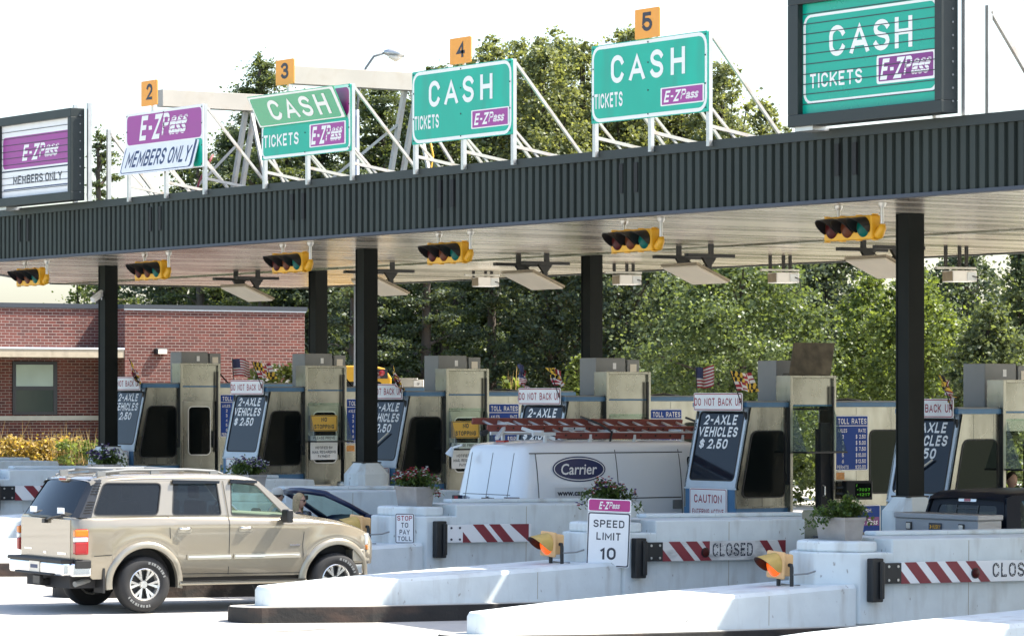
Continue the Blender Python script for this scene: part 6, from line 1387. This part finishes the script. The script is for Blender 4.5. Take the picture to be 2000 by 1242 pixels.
TR = [
 (200, 118, 262, 210, 'pine', 'leaf_mid', 'sparse young tree showing between the MEMBERS ONLY signs', 1, 2600, .24, .2),
 (165, 135, 545, 150, 'broad', 'leaf_light', 'pale small tree over the left brick wall', 2, 2500, .22, .1),
 (330, 128, 400, 330, 'broad', 'leaf_dark', 'dark tree behind the brick building roof', 3, 5000, .3, .1),
 (520, 122, 118, 330, 'pine', 'leaf_mid', 'tall open pine rising behind the folded CASH flap', 4, 6500, .26, .25),
 (455, 130, 255, 260, 'pine', 'leaf_dark', 'dark pine behind the leg of the cream beam', 5, 5000, .28, .1),
 (640, 126, 225, 280, 'pine', 'leaf_dark', 'dark pine under the longer cream beam', 6, 6500, .28, .08),
 (745, 128, 165, 270, 'pine', 'leaf_mid', 'pine behind the street lamp pole', 7, 7000, .27, .1),
 (860, 125, 140, 250, 'broad', 'leaf_mid', 'green tree behind the plate 4 sign', 8, 7000, .27, .2),
 (960, 128, 88, 260, 'broad', 'leaf_oak', 'tall olive oak right of the orange plate 4', 9, 9000, .27, .12),
 (1060, 126, 92, 240, 'broad', 'leaf_oak', 'olive oak crown between the two CASH signs', 10, 9000, .27, .12),
 (1140, 130, 88, 200, 'broad', 'leaf_oak', 'olive oak at the left edge of the plate 5 sign', 11, 8000, .27, .12),
 (1230, 128, 66, 220, 'broad', 'leaf_oak', 'olive oak rising behind the orange plate 5', 12, 8000, .27, .12),
 (1330, 130, 95, 230, 'broad', 'leaf_oak', 'olive oak hidden behind the plate 5 sign', 13, 7000, .27, .12),
 (1415, 127, 130, 190, 'broad', 'leaf_oak', 'olive oak under the raking brace of the plate 5 sign', 14, 7500, .27, .25),
 (1495, 130, 205, 170, 'broad', 'leaf_oak', 'lower olive oak beside the big framed board', 15, 6000, .27, .2),
 (450, 133, 255, 200, 'broad', 'leaf_mid', 'dull green tree between the cream beam leg and the flap sign', 49, 5500, .27, .05),
 (500, 136, 215, 200, 'broad', 'leaf_dark', 'shaded tree left of the folded CASH flap sign', 50, 5500, .27, .05),
 (850, 134, 190, 210, 'broad', 'leaf_mid', 'tree hidden behind the plate 4 sign posts', 51, 5000, .27, .05),
 (360, 134, 320, 170, 'broad', 'leaf_mid', 'low tree under the purple sign of plate 2', 52, 4000, .27, .05),
 (395, 124, 300, 190, 'pine', 'leaf_mid', 'thin dull tree between the purple sign and the cream beam leg', 40, 3500, .25, .1),
 (560, 126, 215, 240, 'broad', 'leaf_mid', 'green tree behind the folded CASH flap sign', 41, 6000, .27, .05),
 (610, 130, 200, 220, 'pine', 'leaf_dark', 'dark pine right of the folded CASH flap sign', 42, 6500, .27, .05),
 (700, 131, 185, 230, 'broad', 'leaf_mid', 'green tree through the legs of the longer beam', 43, 6500, .27, .05),
 (790, 130, 200, 230, 'broad', 'leaf_mid', 'green tree left of the plate 4 sign', 44, 6500, .27, .05),
 (600, 122, 420, 180, 'broad', 'leaf_dark', 'dark tree at the right end of the brick building', 45, 5000, .26, .05),
 (1265, 132, 80, 210, 'broad', 'leaf_oak', 'olive oak right of the orange plate 5', 46, 7000, .27, .12),
 (1010, 131, 84, 220, 'broad', 'leaf_oak', 'olive oak just right of the plate 4 sign', 47, 7000, .27, .12),
 (1100, 132, 82, 220, 'broad', 'leaf_oak', 'olive oak left of the plate 5 sign', 48, 7000, .27, .12),
 (690, 112, 330, 260, 'pine', 'leaf_dark', 'dark pine right of the brick building under the canopy', 16, 6500, .26, .02),
 (830, 114, 330, 300, 'pine', 'leaf_dark', 'dark pine right of the middle column under the canopy', 17, 7500, .26, .02),
 (960, 116, 330, 280, 'pine', 'leaf_dark', 'dark pine behind the leftmost white box', 18, 7500, .26, .02),
 (1090, 114, 330, 280, 'broad', 'leaf_dark', 'dark tree behind the banded rear column', 19, 7000, .27, .02),
 (1220, 112, 400, 260, 'broad', 'leaf_dark', 'shaded tree right of the banded rear column', 20, 7000, .26, .02),
 (1440, 92, 508, 470, 'broad', 'leaf_oak2', 'wide olive oak over the open booth, below the canopy', 21, 15000, .17, .02),
 (1330, 97, 545, 260, 'broad', 'leaf_mid', 'smaller green tree left of the wide oak', 22, 7000, .18, .02),
 (1600, 108, 430, 260, 'broad', 'leaf_dark', 'dark tree between the wide oak and the bright tree', 23, 6000, .26, .02),
 (1790, 90, 552, 300, 'broad', 'leaf_light', 'bright yellow green tree behind the rightmost column', 24, 12000, .16, .02),
 (1700, 96, 545, 200, 'broad', 'leaf_light', 'bright green tree left of the rightmost column', 25, 7000, .17, .02),
 (1930, 84, 600, 210, 'broad', 'leaf_mid', 'green tree over the air conditioner at the right edge', 26, 9000, .17, .02),
 (1880, 112, 480, 260, 'broad', 'leaf_dark', 'dark tree behind the rightmost white box', 27, 5000, .26, .02),
 (2010, 100, 470, 160, 'broad', 'leaf_mid', 'tall tree cut by the right photo edge', 28, 6000, .24, .1),
 (2130, 104, 440, 260, 'broad', 'leaf_mid', 'green tree beyond the right photo edge', 53, 4500, .26, .05),
 (2290, 110, 420, 280, 'broad', 'leaf_dark', 'dark tree farther beyond the right photo edge', 54, 4500, .27, .05),
 (2460, 106, 450, 280, 'broad', 'leaf_mid', 'green tree farthest beyond the right photo edge', 55, 4500, .27, .05),
 (1560, 118, 480, 260, 'broad', 'leaf_mid', 'tree in the gap behind the wide oak', 29, 6000, .26, .02),
 (1130, 84, 700, 90, 'broad', 'leaf_light', 'small pale tree just left of the banded column foot', 30, 2500, .14, .02),
]
for u, d, vt, wp, kind, m, lab, sd, nl, lf, ba in TR: tree(u, d, vt, wp, kind, m, lab, sd, int(nl * (5.2 if lf > .2 else 3.2)), lf * (.44 if lf > .2 else .56), 'tree', ba)
# far wood closing the view below the crowns
r = np.random.default_rng(5); V = []
for u in range(620, 2150, 30):
    p = at(u, 800, d=138 + r.random() * 6); h = 4 + 4 * r.random(); cl = [((p.x + r.normal(0, .6), p.y + r.normal(0, .6), gz(p.x, p.y) + z), (1.1, 1.1, 1.0)) for z in np.arange(.3, h, 1.0)]; V.append(leaf_cloud(cl, 420, .42, int(u)))
tag(leaf_object('far_wood', np.concatenate(V), M['leaf_dark'], None), 'dark far undergrowth closing the gaps between the trunks', 'woodland', kind='stuff')

# shrubs
def shrub(u, v0, vtop, d, wpx, m, label, seed, n=1800, leaf=.12, blades=0, flowers=None, cat='shrub'):
    p = at(u, v0, d=d); H = at(u, vtop, d=d).z - p.z; Wd = wpx * d / F; rnd = random.Random(seed); root = thing('shrub', label, cat, tuple(p), 0, 'shrubs by the brick building' if u < 300 else None)
    cl = [((rnd.uniform(-.5, .5) * Wd, rnd.uniform(-.4, .4) * Wd * .6, H * rnd.uniform(.15, .8)), (Wd * .16, Wd * .16, H * .22)) for _ in range(16)]
    leaf_object('foliage', leaf_cloud(cl, n, leaf, seed), M[m], root)
    b = MB()
    for c, _ in cl: b.tube([(c[0] * .2, c[1] * .2, -.2), (c[0] * .7, c[1] * .7, c[2] * .5), c], .012, 4)
    b.build('stems', M['stem'], root)
    if blades:
        b = MB()
        for _ in range(blades):
            x, y = rnd.uniform(-.4, .4) * Wd, rnd.uniform(-.3, .3) * Wd; a = rnd.gauss(0, .22) * H; hh = H * rnd.uniform(1.0, 1.6); b.add([(x - .008, y, 0), (x + .008, y, 0), (x + a * .4 + .006, y, hh * .6), (x + a * .4 - .006, y, hh * .6), (x + a, y + .02, hh), ], [(0, 1, 2, 3), (3, 2, 4)])
        b.build('dry_blades', M['leaf_grass'], root, fix=False)
    if flowers: leaf_object('blossoms', leaf_cloud(cl, flowers, .10, seed + 50), M['whitef'], root)
shrub(30, 905, 848, 94, 120, 'leaf_shrub', 'yellowing shrub at the left photo edge before the brick wall', 31, 2600, .085, 14)
shrub(95, 905, 850, 94.5, 120, 'leaf_shrub', 'orange tinted shrub beside the barrier end', 32, 2600, .085, 20)
shrub(150, 905, 858, 93.5, 110, 'leaf_light', 'green and straw coloured shrub beside the leftmost column', 33, 2200, .085, 46)
shrub(560, 775, 708, 84, 160, 'leaf_light', 'white blossoming shrub behind the DO NOT BACK UP booth', 34, 3600, .11, 0, 1100)
shrub(600, 800, 745, 86, 120, 'leaf_light', 'white blossoming shrub hidden behind the second tower', 35, 1500, .13, 0, 250)
shrub(1000, 790, 738, 80, 40, 'leaf_light', 'thin spiky sapling behind the furled flag', 36, 260, .16, 10)

# ---------------------------------------------------------------- people
def person(label, loc, rz, J, mats, hair=None, cap=None, glasses=False, head_turn=0, long_hair=False):
    """J: joint positions; one skinned surface with clothing as material regions, a shaped head and hands with fingers"""
    root = thing('person', label, 'person', loc, rz)
    V, E, R_, K = [], [], [], []
    def vtx(p, r_, k): V.append(Vector(p)); R_.append(r_); K.append(k); return len(V) - 1
    def chain(start, pts):
        a = start
        for p, r_, k in pts: i = vtx(p, r_, k); E.append((a, i)); a = i
        return a
    SK, SH, PT = 0, 1, 2
    pel = vtx(J['pelvis'], .135, PT); ch = chain(pel, [(Vector(J['pelvis']).lerp(Vector(J['chest']), .5), .13, SH), (J['chest'], .145, SH)]); nk = chain(ch, [(J['neck'], .062, SK), (Vector(J['neck']).lerp(Vector(J['head']), .45), .055, SK)])
    for s in ('L', 'R'):
        sh = chain(ch, [(J['sh' + s], .068, SH), (J['el' + s], .045, SH if mats[3] else SK), (J['wr' + s], .029, SK)])
        w_ = Vector(J['wr' + s]); dr = (w_ - Vector(J['el' + s])).normalized(); lat = dr.cross(Vector((0, 0, 1))); lat = lat.normalized() if lat.length > .1 else Vector((0, 1, 0)); dn = dr.cross(lat).normalized()
        pm = chain(sh, [(w_ + dr * .05, .032, SK)])
        for q, ln in zip((-.032, -.011, .011, .03), (.065, .078, .072, .055)):
            b0 = w_ + dr * .085 + lat * q; chain(pm, [(b0, .010, SK), (b0 + dr * ln * .55, .009, SK), (b0 + dr * ln * .8 - Vector((0, 0, 1)) * ln * .45, .008, SK)])
        t0 = w_ + dr * .035 + lat * (-.045); chain(pm, [(t0, .012, SK), (t0 + dr * .04 - lat * .012, .010, SK)])
        lg = chain(pel, [(J['hp' + s], .095, PT), (J['kn' + s], .065, PT), (J['an' + s], .042, PT)]); chain(lg, [(Vector(J['an' + s]) + Vector((.08, 0, -.04)), .04, PT), (Vector(J['an' + s]) + Vector((.18, 0, -.055)), .032, PT)])
    me = bpy.data.meshes.new('bones'); me.from_pydata([tuple(v) for v in V], E, []); o = bpy.data.objects.new('bones', me); COL.objects.link(o)
    md = o.modifiers.new('skin', 'SKIN'); md.use_smooth_shade = True
    for i, sv in enumerate(me.skin_vertices[0].data): sv.radius = (R_[i], R_[i]); sv.use_root = (i == 0)
    ss = o.modifiers.new('sub', 'SUBSURF'); ss.levels = 1
    ev = o.evaluated_get(bpy.context.evaluated_depsgraph_get()); tm = ev.to_mesh(); vv = [v.co.copy() for v in tm.vertices]; ff = [tuple(p.vertices) for p in tm.polygons]; ev.to_mesh_clear(); bpy.data.objects.remove(o)
    b = MB(); ms = []
    for f in ff:
        c = sum((vv[i] for i in f), Vector()) / len(f); best, k = 9, 0
        for a, e in E:
            A_, B_ = V[a], V[e]; d = B_ - A_; t = max(0, min(1, (c - A_).dot(d) / max(1e-6, d.length_squared))); dd = (c - A_ - d * t).length - (R_[a] * (1 - t) + R_[e] * t)
            if dd < best: best = dd; k = K[e]
        ms.append(k)
    b.v = [tuple(v) for v in vv]; b.f = ff; b.m = ms
    # head, facing +x
    hc = Vector(J['head']); T = Matrix.Translation(hc) @ Matrix.Rotation(head_turn, 4, 'Z'); n0 = len(b.v); NU, NV = 24, 18
    for j in range(NV + 1):
        ph = PI * j / NV
        for i in range(NU):
            th = 2 * PI * i / NU; x, y, z = math.sin(ph) * math.cos(th) * .098, math.sin(ph) * math.sin(th) * .078, math.cos(ph) * .118
            if z < 0: y *= 1 + z * 2.2; x *= (1 + z * .6) if x > 0 else (1 + z * 2.4)
            if x > .03:
                g1 = math.exp(-(y / .016) ** 2); x += .026 * g1 * math.exp(-((z + .018) / .022) ** 2) + .010 * g1 * math.exp(-((z + .095) / .02) ** 2) + .007 * math.exp(-(y / .024) ** 2) * math.exp(-((z + .058) / .010) ** 2)
                for s in (-1, 1): x -= .014 * math.exp(-((y - s * .032) / .015) ** 2) * math.exp(-((z - .008) / .014) ** 2)
                x += .006 * math.exp(-((z - .034) / .012) ** 2) * math.exp(-(y / .05) ** 2)
            b.v.append(tuple(T @ Vector((x, y, z))))
    for j in range(NV):
        for i in range(NU): b.f.append((n0 + j * NU + i, n0 + j * NU + (i + 1) % NU, n0 + (j + 1) * NU + (i + 1) % NU, n0 + (j + 1) * NU + i)); b.m.append(0)
    for s in (-1, 1):
        n1 = len(b.v); 
        for (x, y, z) in ((.0, .074, .022), (-.022, .092, .028), (-.026, .092, -.005), (.0, .076, -.03)): b.v.append(tuple(T @ Vector((x, s * y, z))))
        b.f.append((n1, n1 + 1, n1 + 2, n1 + 3)); b.m.append(0)
    body = b.build('body', [M[mats[0]], M[mats[1]], M[mats[2]]], root, smooth=True, fix=False)
    b = MB()
    for s in (-1, 1):
        e = T @ Vector((.083, s * .032, .008)); b.lathe([(0, -.008), (.006, -.006), (.009, 0)], tuple(e), 'x', 10)
    if not glasses: b.build('eyes', M['ink'], root)
    b = MB(); mth = [T @ Vector((.094, y, -.055)) for y in (-.022, 0, .022)]; b.tube(mth, .004, 5); b.build('lips', M['redink'], root)
    if hair:
        b = MB(); v = []; f = []
        for j in range(13):
            ph = (PI * (.52 if not long_hair else .60)) * j / 12
            for i in range(NU):
                th = 2 * PI * i / NU; fx = math.cos(th); cut = max(0, fx) * .55; p2 = ph * (1 - cut); x, y, z = math.sin(p2) * fx * .110, math.sin(p2) * math.sin(th) * .092, math.cos(p2) * .132
                if long_hair and ph > 1.2 and fx < .45: z -= (ph - 1.2) * .26; y *= 1.02
                v.append(tuple(T @ Vector((x - .006, y, z + .004 * math.sin(i * 5 + j)))))
        for j in range(12):
            for i in range(NU): f.append((j * NU + i, j * NU + (i + 1) % NU, (j + 1) * NU + (i + 1) % NU, (j + 1) * NU + i))
        b.add(v, f); b.build('hair', M[hair], root, smooth=True)
    if cap:
        b = MB(); b.lathe([(0, .15), (.05, .145), (.09, .115), (.106, .07), (.108, .035)], (0, 0, 0), 'z', 24); b.v = [tuple(T @ Vector((x, y * .88, z))) for x, y, z in b.v]
        br = [T @ Vector((.095 + .085 * math.cos(t), .075 * math.sin(t), .04 - .012 * math.cos(t))) for t in [rad(-90 + 15 * i) for i in range(13)]]; b.add(br, [tuple(range(13))]); b.build('cap', M[cap], root, smooth=40)
    if glasses:
        b = MB()
        for s in (-1, 1): b.add([T @ Vector(q) for q in ((.106, s * .006, .022), (.098, s * .058, .022), (.094, s * .055, -.012), (.104, s * .012, -.014))], [(0, 1, 2, 3)]); b.tube([T @ Vector((.095, s * .058, .018)), T @ Vector((.0, s * .086, .022))], .004, 4)
        b.build('sunglasses', M['black'], root)
    return root
def seated(h=0):
    return dict(pelvis=(0, 0, 0), chest=(-.10, 0, .36), neck=(-.09, 0, .53), head=(-.05, 0, .69), shL=(-.10, .19, .44), shR=(-.10, -.19, .44), elL=(.08, .25, .20), elR=(.08, -.25, .20), wrL=(.32, .18, .22), wrR=(.32, -.18, .22), hpL=(.06, .1, -.02), hpR=(.06, -.1, -.02), knL=(.46, .13, .05), knR=(.46, -.13, .05), anL=(.72, .13, -.28), anR=(.72, -.13, -.28))
def standing(lean=0):
    return dict(pelvis=(0, 0, .95), chest=(lean * .5, 0, 1.30), neck=(lean * .85, 0, 1.48), head=(lean + .03, 0, 1.63), shL=(lean * .7, .2, 1.40), shR=(lean * .7, -.2, 1.40), elL=(lean * .6 + .04, .27, 1.12), elR=(lean * .6 + .04, -.27, 1.12), wrL=(lean + .25, .2, 1.02), wrR=(lean + .25, -.2, 1.02), hpL=(0, .1, .9), hpR=(0, -.1, .9), knL=(.03, .11, .5), knR=(.03, -.11, .5), anL=(0, .11, .09), anR=(0, -.11, .09))
person('woman with shoulder length blond hair and sunglasses in the convertible passenger seat', (CV[0] - 1.06, CV[1] - .38, CV[2] + .57), 0, seated(), ('skin', 'shirtdark', 'jeans', False), hair='hairblond', glasses=True, long_hair=True, head_turn=rad(-55))
person('man in a pale cap and grey shirt driving the convertible', (CV[0] - 1.02, CV[1] + .38, CV[2] + .62), 0, seated(), ('skin', 'shirtgrey', 'jeans', True), hair='hairdark', cap='capgrey', glasses=True)
g5 = gz(XB, YB[5]) + .24
person('toll collector in a light blue shirt leaning at the rightmost booth doorway', (XB + .43, YB[5] + .30, g5), rad(-105), {k: (v[0], v[1], v[2] - .02) for k, v in standing(.10).items()}, ('skin', 'shirtblue', 'jeans', True), hair='hairdark', head_turn=rad(10))
g4 = gz(XB, YB[4]) + .24
person('toll collector in a blue shirt and jeans half hidden inside the open booth', (XB + .02, YB[4] + .62, g4), rad(180), standing(.02), ('skin', 'shirtblue', 'jeans', True), hair='hairdark')
